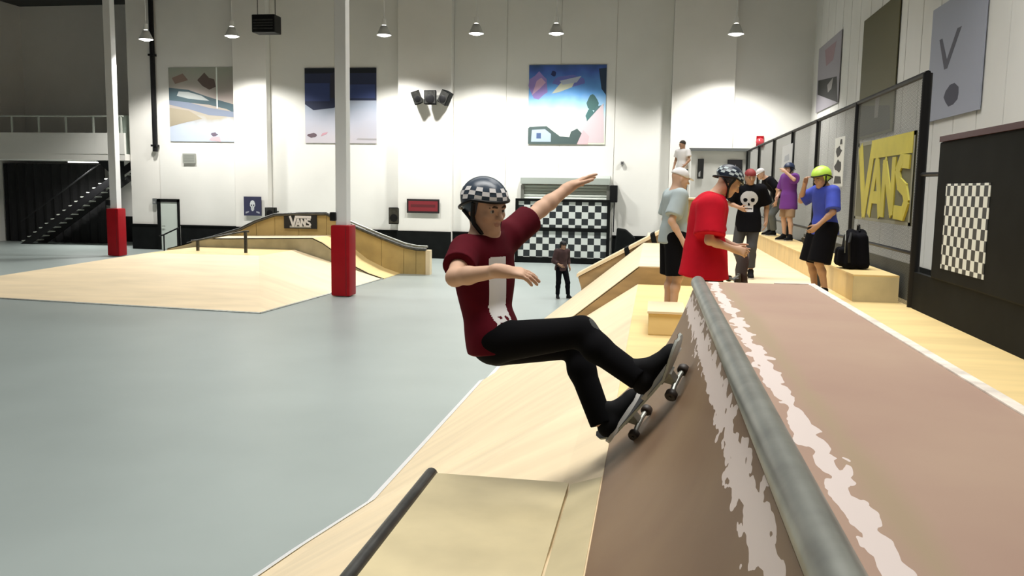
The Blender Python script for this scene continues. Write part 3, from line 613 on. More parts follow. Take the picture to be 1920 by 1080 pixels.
# ------------------------------------------------------------------ fence
def meshmat():
    m = bpy.data.materials.new('dark_netting'); m.use_nodes = True; nt = m.node_tree; b = nt.nodes['Principled BSDF']
    b.inputs['Base Color'].default_value = (.10, .105, .095, 1); b.inputs['Roughness'].default_value = .7
    tc = nt.nodes.new('ShaderNodeTexCoord'); wv = []
    for sx in (1, -1):
        mp = nt.nodes.new('ShaderNodeMapping'); mp.inputs['Rotation'].default_value = (sx*math.pi/4, 0, 0); nt.links.new(tc.outputs['Object'], mp.inputs[0])
        wn = nt.nodes.new('ShaderNodeTexWave'); wn.bands_direction = 'Y'; wn.inputs['Scale'].default_value = 14; nt.links.new(mp.outputs[0], wn.inputs[0]); wv.append(wn)
    mx = nt.nodes.new('ShaderNodeMath'); mx.operation = 'MAXIMUM'; nt.links.new(wv[0].outputs['Fac'], mx.inputs[0]); nt.links.new(wv[1].outputs['Fac'], mx.inputs[1])
    gt = nt.nodes.new('ShaderNodeMath'); gt.operation = 'GREATER_THAN'; gt.inputs[1].default_value = .72; nt.links.new(mx.outputs[0], gt.inputs[0])
    nt.links.new(gt.outputs[0], b.inputs['Alpha']); return m
NET = meshmat()
FX, FZ = 3.0, 4.17
fe = empty('chain_link_fence', (FX, 18, PZ), 'tall black chain link fence along the right side of platform', 'fence')
fy = [10.5, 13.85, 17.05, 20.05, 23.1, 26.3, 29.5]
for i, y in enumerate(fy):
    r = .055 if i == 0 else .045
    part(fe, 'post', BLACKM, lambda b: b.tube([(FX, y, PZ if y < YE else 0), (FX, y, FZ)], r, 10), smooth=True)
part(fe, 'top_rail', BLACKM, lambda b: b.tube([(FX, fy[0], FZ), (FX, fy[-1], FZ)], .035, 8))
part(fe, 'middle_rail', BLACKM, lambda b: b.tube([(FX, fy[0], PZ+.62), (FX, fy[-1], PZ+.62)], .022, 8))
for a, c in zip(fy[:-1], fy[1:]):
    part(fe, 'mesh_panel', NET, lambda b: b.add([(FX, a, PZ), (FX, c, PZ), (FX, c, FZ), (FX, a, FZ)], [(0,1,2,3)]))
# nearer, lower gate bay: black kick panel and black checkered panel
gt = empty('fence_gate', (FX, 8.5, PZ), 'black gate panel with white checker strip at right beside the fence', 'gate')
part(gt, 'kick_panel', BLACKP, lambda b: b.box((FX-.03, 5.0, PZ), (FX+.03, 10.4, PZ+.42)))
yg = on_x(1762, 400, FX)[1]
part(gt, 'panel', BLACKP, lambda b: b.box((FX-.05, 5.0, PZ+.42), (FX+.05, yg, on_x(1766, 268, FX)[2])), bevel=.02)
part(gt, 'top_cap', mat('dark_maroon', (.05,.012,.016), .5), lambda b: b.box((FX-.07, 5.0, on_x(1766, 268, FX)[2]), (FX+.07, yg-.05, on_x(1766, 258, FX)[2])))
CK2 = checkmat('checker_print_small', 1/.10)
part(gt, 'checker_strip', CK2, lambda b: b.box((FX-.056, yg-1.5, PZ+.55), (FX-.049, yg-.32, PZ+1.42)))
part(gt, 'rail', BLACKM, lambda b: b.tube([(FX, yg, on_x(1755, 327, FX)[2]), (FX, fy[0], on_x(1740, 327, FX)[2])], .025, 8))
# big lettered banner on the fence
y1, y0 = on_x(1618, 300, FX)[1], on_x(1726, 300, FX)[1]; zb_ = on_x(1670, 418, FX)[2]; zt2 = on_x(1670, 258, FX)[2]
vb = empty('banner', (FX-.06, (y0+y1)/2, zb_), 'large grey banner with tall yellow lettering hung on the fence', 'banner')
vb['_o'] = [FX-.06, float((y0+y1)/2), float(zb_)]
part(vb, 'sheet', mat('banner_grey', (.105,.105,.06), .7, .1, 2), lambda b: b.box((FX-.07, y0, zb_), (FX-.05, y1, zt2)))
part(vb, 'border', mat('banner_border', (.20,.20,.15), .7), lambda b: [b.box((FX-.073, u0, v0), (FX-.06, u1, v1)) for u0, u1, v0, v1 in ((y0, y1, zt2-.05, zt2), (y0, y1, zb_, zb_+.04), (y0, y0+.06, zb_, zt2), (y1-.06, y1, zb_, zt2))])
part(vb, 'lettering', mat('banner_yellow', (.42,.37,.045), .6, .12, 3), lambda b: vans(b, (FX-.07, y1-.12, zb_+.07), (0,-1,0), UZ, (-1,0,0), y1-y0-.2, zt2-zb_-.13, 0, .006, sw=.17))
def fencepic(label, x0, y0_, x1, y1_, back, shapes):
    a = on_x(x0, y1_, FX-.06); c = on_x(x1, y0_, FX-.06)
    return picture('poster', label, 'poster', (FX-.05, a[1], a[2]), (0,-1,0), UZ, a[1]-c[1], on_x((x0+x1)/2, y0_, FX-.06)[2]-a[2], (-1,0,0), back, shapes, thick=.01)
fencepic('white rounded sign on the fence beyond the purple clothed person', 1465, 272, 1486, 318, flatmat((.60,.62,.64)), [((.42,.45,.5), [(.25,.3),(.75,.35),(.7,.6),(.3,.55)])])
fencepic('black and white poster on the fence behind the lime helmet', 1561, 258, 1584, 350, flatmat((.60,.62,.60)), [((.03,.03,.03), blob(.45,.72,.28,.10,10,.3,2)), ((.03,.03,.03), blob(.5,.42,.35,.12,10,.3,3)), ((.03,.03,.03), [(.1,.06),(.9,.06),(.8,.2),(.2,.22)]), ((.03,.03,.03), [(.55,.85),(.8,.85),(.75,.95),(.6,.95)])])

# ------------------------------------------------------------------ signed distance modelling for people
class SDF:
    def __init__(s): s.p = []
    def rc(s, a, b, ra, rb, k=.02, cuts=(), sub=False): s.p.append(('rc', V(*a), V(*b), ra, rb, k, cuts, sub)); return s
    def el(s, c, r, M=None, k=.02, cuts=(), sub=False): s.p.append(('el', V(*c), V(*r), np.eye(3) if M is None else np.array(M), 0, k, cuts, sub)); return s
    def mesh(s, h):
        lo = np.full(3, 1e9); hi = -lo
        bbs = []
        for p in s.p:
            if p[0] == 'rc': R = max(p[3], p[4]); l, u = np.minimum(p[1], p[2])-R, np.maximum(p[1], p[2])+R
            else: R = max(p[2]); l, u = p[1]-R, p[1]+R
            bbs.append((l, u))
            if not p[7]: lo = np.minimum(lo, l); hi = np.maximum(hi, u)
        lo -= 3*h; hi += 3*h
        n = np.ceil((hi-lo)/h).astype(int)+1
        F = np.full(n, .5, np.float32)
        for p, (l, u) in zip(s.p, bbs):
            pad = p[5]+3*h
            i0 = np.clip(np.floor((l-pad-lo)/h).astype(int), 0, n-1); i1 = np.clip(np.ceil((u+pad-lo)/h).astype(int)+1, 1, n)
            if np.any(i1 <= i0): continue
            X = (lo[0]+h*np.arange(i0[0], i1[0])).astype(np.float32)[:,None,None]; Y = (lo[1]+h*np.arange(i0[1], i1[1])).astype(np.float32)[None,:,None]; Z = (lo[2]+h*np.arange(i0[2], i1[2])).astype(np.float32)[None,None,:]
            if p[0] == 'rc':
                a, b = p[1], p[2]; d = b-a; dd = float(d@d) + 1e-9
                t = np.clip(((X-a[0])*d[0]+(Y-a[1])*d[1]+(Z-a[2])*d[2])/dd, 0, 1)
                D = np.sqrt((X-a[0]-t*d[0])**2+(Y-a[1]-t*d[1])**2+(Z-a[2]-t*d[2])**2)-(p[3]+t*(p[4]-p[3]))
            else:
                c, r, M = p[1], p[2], p[3]
                q = [((X-c[0])*M[i][0]+(Y-c[1])*M[i][1]+(Z-c[2])*M[i][2]) for i in range(3)]
                k0 = np.sqrt(sum((q[i]/r[i])**2 for i in range(3))); k1 = np.sqrt(sum((q[i]/r[i]**2)**2 for i in range(3)))+1e-6
                D = k0*(k0-1)/k1
            for (cp, cn) in p[6]:
                D = np.maximum(D, (X-cp[0])*cn[0]+(Y-cp[1])*cn[1]+(Z-cp[2])*cn[2])
            sl = tuple(slice(i0[i], i1[i]) for i in range(3)); A = F[sl]; k = p[5]
            if p[7]:
                D = -D; hh = np.maximum(k-np.abs(A-D), 0)/k; F[sl] = np.maximum(A, D)+hh*hh*k*.25
            else:
                hh = np.maximum(k-np.abs(A-D), 0)/k; F[sl] = np.minimum(A, D)-hh*hh*k*.25
        S = F < 0
        c8 = [S[i:n[0]-1+i, j:n[1]-1+j, k:n[2]-1+k] for i in (0,1) for j in (0,1) for k in (0,1)]
        anyc = c8[0].copy(); allc = c8[0].copy()
        for q in c8[1:]: anyc |= q; allc &= q
        mask = anyc & ~allc; idx = np.argwhere(mask)
        num = np.full(mask.shape, -1, np.int32); num[mask] = np.arange(len(idx))
        offs = np.array([(i,j,k) for i in (0,1) for j in (0,1) for k in (0,1)])
        fc = np.stack([F[idx[:,0]+o[0], idx[:,1]+o[1], idx[:,2]+o[2]] for o in offs], 1)
        acc = np.zeros((len(idx), 3)); cnt = np.zeros(len(idx))
        for a in range(8):
            for b in range(a+1, 8):
                if np.abs(offs[a]-offs[b]).sum() != 1: continue
                fa, fb_ = fc[:,a], fc[:,b]; m = (fa < 0) != (fb_ < 0); t = np.where(m, fa/np.where(m, fa-fb_, 1), 0)
                acc += m[:,None]*(offs[a]+t[:,None]*(offs[b]-offs[a])); cnt += m
        vs = lo + h*(idx+acc/cnt[:,None])
        quads = []
        for ax in range(3):
            o1, o2 = [(1,2),(2,0),(0,1)][ax]
            sl0 = [slice(1, n[i]-1) for i in range(3)]; sl1 = list(sl0); sl0[ax] = slice(0, n[ax]-1); sl1[ax] = slice(1, n[ax])
            a, b = S[tuple(sl0)], S[tuple(sl1)]; e = np.argwhere(a != b)
            if len(e) == 0: continue
            inside = a[tuple(e.T)]
            g = e.copy(); g[:,o1] += 1; g[:,o2] += 1
            def cell(d1, d2):
                c = g.copy(); c[:,o1] += d1; c[:,o2] += d2; return num[c[:,0], c[:,1], c[:,2]]
            q = np.stack([cell(-1,-1), cell(0,-1), cell(0,0), cell(-1,0)], 1)
            q[~inside] = q[~inside][:, ::-1]
            quads.append(q)
        return vs, np.concatenate(quads)
def sdf_obj(s, h, name, mats, parent, matfn=None):
    vs, q = s.mesh(h); me = bpy.data.meshes.new(name)
    off = V(*parent['_o'])
    me.vertices.add(len(vs)); me.vertices.foreach_set('co', (vs-off).astype(np.float32).ravel())
    me.loops.add(q.size); me.loops.foreach_set('vertex_index', q.ravel().astype(np.int32))
    me.polygons.add(len(q)); me.polygons.foreach_set('loop_start', np.arange(0, q.size, 4, dtype=np.int32))
    me.update(calc_edges=True)
    me.polygons.foreach_set('use_smooth', np.ones(len(q), bool))
    if not isinstance(mats, (list, tuple)): mats = [mats]
    for m in mats: me.materials.append(m)
    if matfn is not None:
        c = vs[q].mean(1); nn = np.cross(vs[q[:,2]]-vs[q[:,0]], vs[q[:,3]]-vs[q[:,1]]); nn /= np.linalg.norm(nn, axis=1)[:,None]+1e-9
        me.polygons.foreach_set('material_index', matfn(c, nn).astype(np.int32))
    me.validate()
    o = bpy.data.objects.new(name, me); COL.objects.link(o); o.parent = parent; o['_o'] = list(off)
    return o
unit = lambda v: v/np.linalg.norm(v)
def orth(v, ref): v = v-ref*np.dot(v, ref); return unit(v)

SKIN = mat('skin', (.62, .39, .27), .55, spec=.25); SKIN2 = mat('skin_tan', (.42, .24, .15), .55); LIP = mat('lips', (.43, .22, .16), .55)
EYEW = mat('eye_white', (.42, .39, .36), .35); IRIS = mat('iris', (.05, .03, .02), .2); BROW = mat('brow_hair', (.07, .04, .025), .8); HAIR = mat('dark_hair', (.03, .02, .014), .8, .3, 60)
SOLE = mat('shoe_sole', (.55, .53, .5), .7); SHOEB = mat('black_suede', (.005, .005, .006), .8, spec=.15); LACE = mat('lace', (.25, .25, .25), .8)

def hand_sdf(S, w, d, pn, side, sc, curls=(.25,.3,.35,.4), spread=.12, thumb=.7):
    """w wrist, d towards knuckles, pn palm normal (towards palm side), side = thumb side"""
    d = unit(d); pn = orth(pn, d); sd = np.cross(d, pn); sd = sd if np.dot(sd, side) > 0 else -sd
    kn = []
    for i, off in enumerate((.030, .010, -.010, -.029)):
        k_ = w + sc*(d*(.088, .092, .088, .080)[i] + sd*off)
        S.rc(w + sc*(d*.012+sd*off*.55), k_, sc*.017, sc*.0125, .014); kn.append(k_)
    S.rc(w-d*.02*sc, w+d*.03*sc, .026*sc, .022*sc, .02)
    for i, k_ in enumerate(kn):
        ln = sc*(.078, .086, .080, .062)[i]; a = -spread*(i-1.4); dir_ = unit(d*math.cos(a)+sd*math.sin(a)); p = k_
        for j, fr in enumerate((.45, .31, .24)):
            c = curls[i]*(1, 1.1, .8)[j]; dir_ = unit(dir_*math.cos(c)+pn*math.sin(c)); q = p+dir_*ln*fr
            S.rc(p, q, sc*(.0098, .0088, .0080)[j], sc*(.0090, .0082, .0070)[j], .003); p = q
    tb = w + sc*(d*.022+sd*.022+pn*.008); t1 = tb + sc*.040*unit(d*.75+sd*thumb+pn*.25); t2 = t1 + sc*.032*unit(d*.95+sd*thumb*.6+pn*.25); t3 = t2 + sc*.026*unit(d+sd*.25*thumb+pn*.2)
    S.rc(tb, t1, sc*.0165, sc*.0125, .010); S.rc(t1, t2, sc*.0115, sc*.0100, .003); S.rc(t2, t3, sc*.0100, sc*.0080, .003)

def person(label, J, h, cloth, group=None, hands=None, extra=None):
    """J: world joints and frames. cloth: dict. One continuous body; clothing and gear are children."""
    sc = J.get('sc', 1.0)
    foot_c = (V(*J['soleL'][0])+V(*J['soleR'][0]))/2
    t = empty('person', foot_c, label, 'person', group)
    S = SDF()
    skin = cloth.get('skin', SKIN)
    c = V(*J['head']); f = unit(V(*J['face'])); u = orth(V(*J['up']), f); l = np.cross(u, f)
    H = lambda a, b, d: c + sc*(f*a + l*b + u*d)
    MH = np.array([f, l, u])
    # head
    S.el(H(-.008,0,.030), sc*V(.098,.077,.090), MH, .02)
    S.el(H(.030,0,-.035), sc*V(.062,.060,.078), MH, .03)
    S.rc(H(.072,-.010,-.096), H(.072,.010,-.096), sc*.018, sc*.018, .025)
    for sgn in (-1,1):
        S.rc(H(.005,sgn*.054,-.052), H(.062,sgn*.018,-.098), sc*.016, sc*.016, .03)
        S.el(H(.064,sgn*.040,-.028), sc*V(.024,.022,.020), MH, .02)
        S.el(H(-.008,sgn*.079,-.012), sc*V(.018,.009,.032), MH, .008)
    S.rc(H(.083,-.038,.016), H(.083,.038,.016), sc*.013, sc*.013, .02)
    for sgn in (-1,1): S.el(H(.104,sgn*.032,-.004), sc*V(.015,.018,.0105), MH, .010, sub=True)
    S.rc(H(.091,0,.006), H(.116,0,-.034), sc*.0085, sc*.0125, .010)
    for sgn in (-1,1): S.el(H(.100,sgn*.012,-.038), sc*V(.011,.008,.008), MH, .008)
    S.el(H(.088,0,-.061), sc*V(.010,.024,.0065), MH, .006); S.el(H(.086,0,-.073), sc*V(.011,.021,.0075), MH, .006)
    nk = V(*J['neck'])
    S.rc(H(-.025,0,-.055), nk+u*.01, sc*.056, sc*.060, .03)
    # torso
    pel = V(*J['pelvis']); shL, shR = V(*J['shL']), V(*J['shR']); hpL, hpR = V(*J['hipL']), V(*J['hipR'])
    up = unit(nk-pel); lt = orth(shL-shR, up); fw = np.cross(lt, up); lp = orth(hpL-hpR, up); fp = np.cross(lp, up); LT = np.linalg.norm(nk-pel)
    MT = np.array([fw, lt, up]); MP = np.array([fp, lp, up]); lm = unit(lt+lp); MM = np.array([np.cross(lm, up), lm, up])
    bend = J.get('bend', 0.0)
    Tp = lambda s_: pel + up*LT*s_ - (fw)*bend*math.sin(math.pi*s_)*LT
    def torso(Q, g, k=.05, cuts=(), nc=()):
        Q.el(Tp(.70)+fw*.005, V(.108*sc+g, .155*sc+g, .19*sc+g), MT, k, tuple(cuts)+tuple(nc)); Q.el(Tp(.38), V(.098*sc+g, .135*sc+g, .18*sc+g), MM, k, cuts); Q.el(Tp(.04), V(.105*sc+g, .155*sc+g, .13*sc+g), MP, k, cuts)
        Q.rc(shL-lt*.02, Tp(.86), .056*sc+g, .075*sc+g, k, cuts); Q.rc(shR+lt*.02, Tp(.86), .056*sc+g, .075*sc+g, k, cuts)
        Q.rc(Tp(.92), nk, .085*sc+g*.6, .058*sc+g*.3, k, tuple(cuts)+tuple(nc))
    torso(S, 0)
    elL, elR, wrL, wrR = (V(*J[k_]) for k_ in ('elL','elR','wrL','wrR'))
    for s_, e_, w_ in ((shL, elL, wrL), (shR, elR, wrR)):
        S.rc(s_, e_, .049*sc, .038*sc, .03); m_ = e_*.7+w_*.3; S.rc(e_, m_, .039*sc, .038*sc, .02); S.rc(m_, w_, .038*sc, .026*sc, .02)
    hd = hands or {}
    for sd_, w_, e_ in (('L', wrL, elL), ('R', wrR, elR)):
        o = hd.get(sd_, {}); d_ = V(*o.get('d', w_-e_)); pn = V(*o.get('pn', -lt if sd_ == 'L' else lt)); th = V(*o.get('th', fw))
        hand_sdf(S, w_, d_, pn, th, sc*o.get('sc', 1.0), o.get('curls', (.35,.4,.45,.5)), o.get('spread', .10), o.get('thumb', .7))
    knL, knR = V(*J['knL']), V(*J['knR'])
    legs = []
    for sd_, hp, kn in (('L', hpL, knL), ('R', hpR, knR)):
        s0_, td, n_ = (V(*q) for q in J['sole'+sd_]); td = unit(td); n_ = unit(n_)
        an = s0_ - td*.065*sc + n_*.095*sc
        if 'an'+sd_ in J: an = V(*J['an'+sd_])
        back = orth(-fp if np.linalg.norm(np.cross(fp, unit(an-kn))) > .2 else -up, unit(an-kn))
        cf = kn*.68+an*.32+back*.015*sc
        S.rc(hp, kn, .083*sc, .055*sc, .04); S.rc(kn, cf, .053*sc, .053*sc, .03); S.rc(cf, an, .051*sc, .036*sc, .03)
        S.rc(an, s0_+td*.07*sc+n_*.035*sc, .034*sc, .028*sc, .02); S.rc(an, s0_-td*.08*sc+n_*.045*sc, .03*sc, .03*sc, .02)
        legs.append((sd_, hp, kn, cf, an, s0_, td, n_))
    lipc = H(.092,0,-.067)
    def mf(cc, nn):
        q = (cc-lipc)@MH.T/sc; return ((q[:,0]/.016)**2+(q[:,1]/.020)**2+(q[:,2]/.0095)**2 < 1) & (nn@f > .2)
    sdf_obj(S, h, 'body', [skin, LIP], t, mf)
    # eyes and brows
    for sgn in (-1,1):
        e = part(t, 'eye', EYEW, lambda b: b.lathe([(sc*.0125*math.sin(a), -sc*.0125*math.cos(a)) for a in np.linspace(0, math.pi, 9)], H(.0805,sgn*.032,-.004), 14, ax=f), smooth=True)
        gz = unit(f*1.0+l*J.get('gaze', 0.0))
        part(e, 'iris', IRIS, lambda b: b.lathe([(0,.0012*sc), (.0055*sc,.0006*sc), (.0068*sc,-.001*sc)], H(.0805,sgn*.032,-.004)+gz*sc*.0122, 12, ax=gz))
        part(t, 'eyebrow', BROW, lambda b: b.tube([H(.098,sgn*.013,.014), H(.097,sgn*.032,.019), H(.084,sgn*.051,.012)], [sc*.0045, sc*.0058, sc*.0035], 6))
    # shirt
    sh = cloth['shirt']; g = sh.get('g', .014); hem = sh.get('hem', -.10); fl = sh.get('flare', 1.0)
    Q = SDF(); hc = (pel+up*LT*hem, -up); nkc = (nk-up*.005+fw*.0, unit(up+fw*-.25))
    torso(Q, g, .05, (hc,), (nkc,))
    if hem < 0: Q.rc(Tp(.1), pel+up*LT*(hem-.05), .125*sc*fl+g, .135*sc*fl+g*1.6*fl, .06, (hc,)); Q.el(pel+up*LT*hem*.6, V(.115*sc+g*fl, .165*sc+g, .20*sc), MP, .04, (hc,))
    for s_, e_, w_ in ((shL, elL, wrL), (shR, elR, wrR)):
        fr = sh.get('sleeve', .62)
        if fr <= 1:
            p = s_+(e_-s_)*fr; dd = unit(e_-s_); Q.rc(s_-dd*.0, p+dd*.05, .058*sc+g, .052*sc+g*1.5, .03, ((p, dd),))
        else:
            Q.rc(s_, e_, .055*sc+g, .046*sc+g, .03); p = e_+(w_-e_)*(fr-1); dd = unit(w_-e_); Q.rc(e_, p+dd*.03, .044*sc+g, .034*sc+g, .03, ((p, dd),))
    smats = [sh['mat']]; sfn = None
    if 'print' in sh:
        smats.append(sh['print'][0]); shp = sh['print'][1]
        def sfn(cc, nn): q = cc-pel; return shp((q@lt)/sc, (q@up)/LT, nn@fw, cc)
    sdf_obj(Q, sh.get('h', h), sh.get('name', 't_shirt'), smats, t, sfn)
    # trousers / shorts
    tr = cloth['legs']; g = tr.get('g', .012); Q = SDF()
    wc = (pel+up*LT*.16, up)
    Q.el(Tp(.04), V(.108*sc+g, .158*sc+g, .14*sc), MP, .05, (wc,))
    for sd_, hp, kn, cf, an, s0_, td, n_ in legs:
        fr = tr.get('len', 1.9)
        if fr <= 1:
            p = hp+(kn-hp)*fr; dd = unit(kn-hp); Q.rc(hp, p+dd*.04, .088*sc+g, .068*sc+g*1.6, .04, ((p, dd),))
        else:
            Q.rc(hp, kn, .086*sc+g, .058*sc+g, .04); Q.rc(kn, cf, .056*sc+g, .053*sc+g, .03)
            p = kn+(an-kn)*(fr-1); dd = unit(an-kn); Q.rc(cf, p+dd*.03, .052*sc+g, .040*sc+g*1.3, .03, ((p, dd),))
    tm = [tr['mat']]
    tfn = None
    if 'patch' in tr:
        tm.append(tr['patch'][0]); pc, pr = tr['patch'][1:]
        def tfn(cc, nn): return np.linalg.norm(cc-pc, axis=1) < pr
    sdf_obj(Q, h, tr.get('name', 'trousers'), tm, t, tfn)
    # shoes
    for sd_, hp, kn, cf, an, s0_, td, n_ in legs:
        Q = SDF(); K = lambda a, b: s0_+td*a*sc+n_*b*sc; cut = ((K(0,.016), -n_),); ss = np.cross(n_, td); MS = np.array([td, ss, n_])
        Q.rc(K(-.085,.048), K(.04,.042), .043*sc, .044*sc, .02, cut); Q.el(K(.075,.034), sc*V(.072,.048,.038), MS, .02, cut)
        Q.rc(K(.015,.055), an+unit(kn-an)*.03*sc+td*.012*sc, .042*sc, .043*sc, .02, cut)
        top_ = an+unit(kn-an)*.075*sc; Q.rc(K(-.062,.05), top_, .046*sc, .047*sc, .02, cut+((an+unit(kn-an)*cloth.get('collar', .03)*sc, unit(kn-an)),))
        sh_ = sdf_obj(Q, min(h, .008), 'shoe', cloth.get('shoe', SHOEB), t)
        ol = []
        for a in np.linspace(0, 2*math.pi, 22, endpoint=False):
            x = .145*math.cos(a)+.006; wdt = .047 if math.cos(a) > 0 else .040; ol.append(K(x, 0)+ss*sc*wdt*np.sign(math.sin(a))*abs(math.sin(a))**.7)
        part(sh_, 'sole', cloth.get('sole', SOLE), lambda b: b.prism(ol, n_*.020*sc), smooth=True)
        part(sh_, 'laces', cloth.get('lace', LACE), lambda b: [b.tube([K(.0+.022*i,.086-.008*i)-ss*.022*sc, K(.006+.022*i,.091-.008*i), K(.0+.022*i,.086-.008*i)+ss*.022*sc], .0035*sc, 5) for i in range(3)])
    # headgear
    hg = cloth.get('head', {}); kd = hg.get('kind')
    if kd == 'helmet':
        gs = hg.get('sc', 1.0)*sc
        HH = lambda a, b, d: c + gs*(f*a+l*b+u*d)
        Q = SDF()
        rad = gs*V(.126,.102,.108)
        tilt = hg.get('tilt', .25)
        Q.el(HH(-.012,0,.034), rad, MH, .002, ((HH(.10,0,.040), -unit(u*1.0-f*-.0+f*.0)),))
        Q.el(HH(-.012,0,.034), rad*.995, MH, .002, ((HH(-.01,0,-.046), -unit(u+f*.45)), (HH(.022,0,0), unit(f*1.0-u*.25))))
        hm = sdf_obj(Q, min(h, .007), 'helmet', hg['mat'], t)
        part(hm, 'rim', BLACKM, lambda b: b.tube([HH(-.012+.127*math.cos(a), .103*math.sin(a), .042 - .075*max(0,(-math.cos(a)+.25))/1.25) for a in np.linspace(-math.pi, math.pi, 33)], gs*.0075, 8), smooth=True)
        for sgn in (-1,1):
            part(hm, 'chin_strap', BLACKM, lambda b: b.tube([HH(.022,sgn*.096,.03), H(.012,sgn*.087,-.03), H(.020,sgn*.080,-.072), H(.046,sgn*.050,-.114), H(.068,0,-.126)], sc*.0105, 8), smooth=True)
            part(hm, 'chin_strap', BLACKM, lambda b: b.tube([HH(-.055,sgn*.088,-.02), H(-.015,sgn*.084,-.045), H(.020,sgn*.079,-.072)], sc*.008, 8), smooth=True)
        if hg.get('checks'):
            def checks(b):
                cc = HH(-.012,0,.034)
                for row in range(3):
                    for k_ in range(20):
                        if (k_+row) % 2: continue
                        a0 = 2*math.pi*k_/20; a1_ = 2*math.pi*(k_+1)/20
                        e0, e1 = [(.10+.185*(row+r_)) for r_ in (0, 1)]
                        q = []
                        for a, e in ((a0,e0),(a1_,e0),(a1_,e1),(a0,e1)):
                            dirv = V(math.cos(a)*math.cos(e), math.sin(a)*math.cos(e), math.sin(e))
                            if math.cos(a) < .1: dirv[2] -= .25*(.1-math.cos(a)); 
                            dirv = unit(dirv); p = dirv*rad*1.03; q.append(cc+f*p[0]+l*p[1]+u*p[2])
                        if np.dot(q[0]-cc, f) < -.02 and row == 0 and False: continue
                        b.add(q, [(0,1,2,3)])
            part(hm, 'checker_sticker', hg.get('checkmat', PRINTW), checks)
    elif kd == 'cap':
        Q = SDF(); Q.el(H(-.010,0,.036), sc*V(.110,.090,.096), MH, .01, ((H(0,0,.030), -unit(u+f*.18)),))
        hm = sdf_obj(Q, min(h, .009), 'cap', hg['mat'], t)
        if hg.get('brim', True): part(hm, 'brim', hg['mat'], lambda b: b.prism([H(.085+.075*math.cos(a), .075*math.sin(a), .030-.02*math.cos(a)) for a in np.linspace(-1.5, 1.5, 9)], u*.006), smooth=True)
    else:
        Q = SDF(); Q.el(H(-.016,0,.040), sc*V(.104,.086,.092), MH, .01, ((H(.03,0,.035), unit(f*.55-u)),))
        sdf_obj(Q, min(h, .009), 'hair', hg.get('mat', HAIR), t)
    return t

# ------------------------------------------------------------------ skateboards
def skateboard(c, ax, nrm, label, topm=None, botm=None, wheelm=None, group=None):
    """c centre of the wheel contact plane, ax long axis, nrm up normal of the board"""
    c = V(*c); ax = unit(V(*ax)); nrm = orth(V(*nrm), ax); sd = np.cross(nrm, ax)
    t = empty('skateboard', c, label, 'skateboard', group)
    topm = topm or mat('grip_tape', (.02,.02,.021), .95, .2, 80); botm = botm or mat('board_underside', (.42,.44,.40), .45, .3, 6); wheelm = wheelm or mat('wheel_dark', (.035,.025,.02), .5)
    P = lambda a, b, d: c+ax*a+sd*b+nrm*d
    xs = [-.40,-.385,-.35,-.30,-.24,-.12,0,.12,.24,.30,.35,.385,.40]
    def outl(x): return .102*(1 if abs(x) < .29 else math.sqrt(max(0, 1-((abs(x)-.29)/.112)**2))*.999+.001)
    def zz(x): return .085+(0 if abs(x) < .23 else ((abs(x)-.23)**1.25)*.52)
    def deck(z0, z1, sx=1.0):
        def fn(b):
            vs = []; fs = []; nb = 5
            for z_ in (z0, z1):
                for x in xs:
                    for j in range(nb):
                        y = (j/(nb-1)*2-1); vs.append(P(x*sx, outl(x)*y*sx, zz(x)+z_+.006*y*y))
            L = len(xs)*nb
            for i in range(len(xs)-1):
                for j in range(nb-1):
                    a = i*nb+j; q = (a, a+1, a+nb+1, a+nb); fs.append(tuple(k+L for k in q)); fs.append(q[::-1])
            rimi = [i*nb for i in range(len(xs))]+[(len(xs)-1)*nb+j for j in range(1, nb)]+[i*nb+nb-1 for i in range(len(xs)-2, -1, -1)]+[j for j in range(nb-2, 0, -1)]
            for a, d_ in zip(rimi, rimi[1:]+rimi[:1]): fs.append((a, d_, d_+L, a+L))
            b.add(vs, fs)
        return fn
    part(t, 'deck', botm, deck(0, .011), smooth=True)
    part(t, 'grip_tape', topm, deck(.0112, .0125, .997), smooth=True)
    for s in (-1, 1):
        tk = part(t, 'truck', STEEL, lambda b: (b.obox(P(s*.18,0,.079), ax*.042, sd*.026, nrm*.005), b.prism([P(s*.18-.03,-.02,.074), P(s*.18+.03,-.02,.074), P(s*.18+.012,-.02,.035), P(s*.18-.012,-.02,.035)], sd*.04), b.tube([P(s*.18,-.075,.028), P(s*.18,-.03,.032), P(s*.18,.03,.032), P(s*.18,.075,.028)], .012, 10)))
        part(tk, 'axle', STEELD, lambda b: b.tube([P(s*.18,-.108,.027), P(s*.18,.108,.027)], .005, 8))
        for q in (-1, 1):
            part(tk, 'wheel', wheelm, lambda b: b.lathe([(.006,-.016),(.022,-.017),(.027,-.011),(.027,.011),(.022,.017),(.006,.016)], P(s*.18, q*.088, .027), 20, ax=sd), smooth=True)
    return t

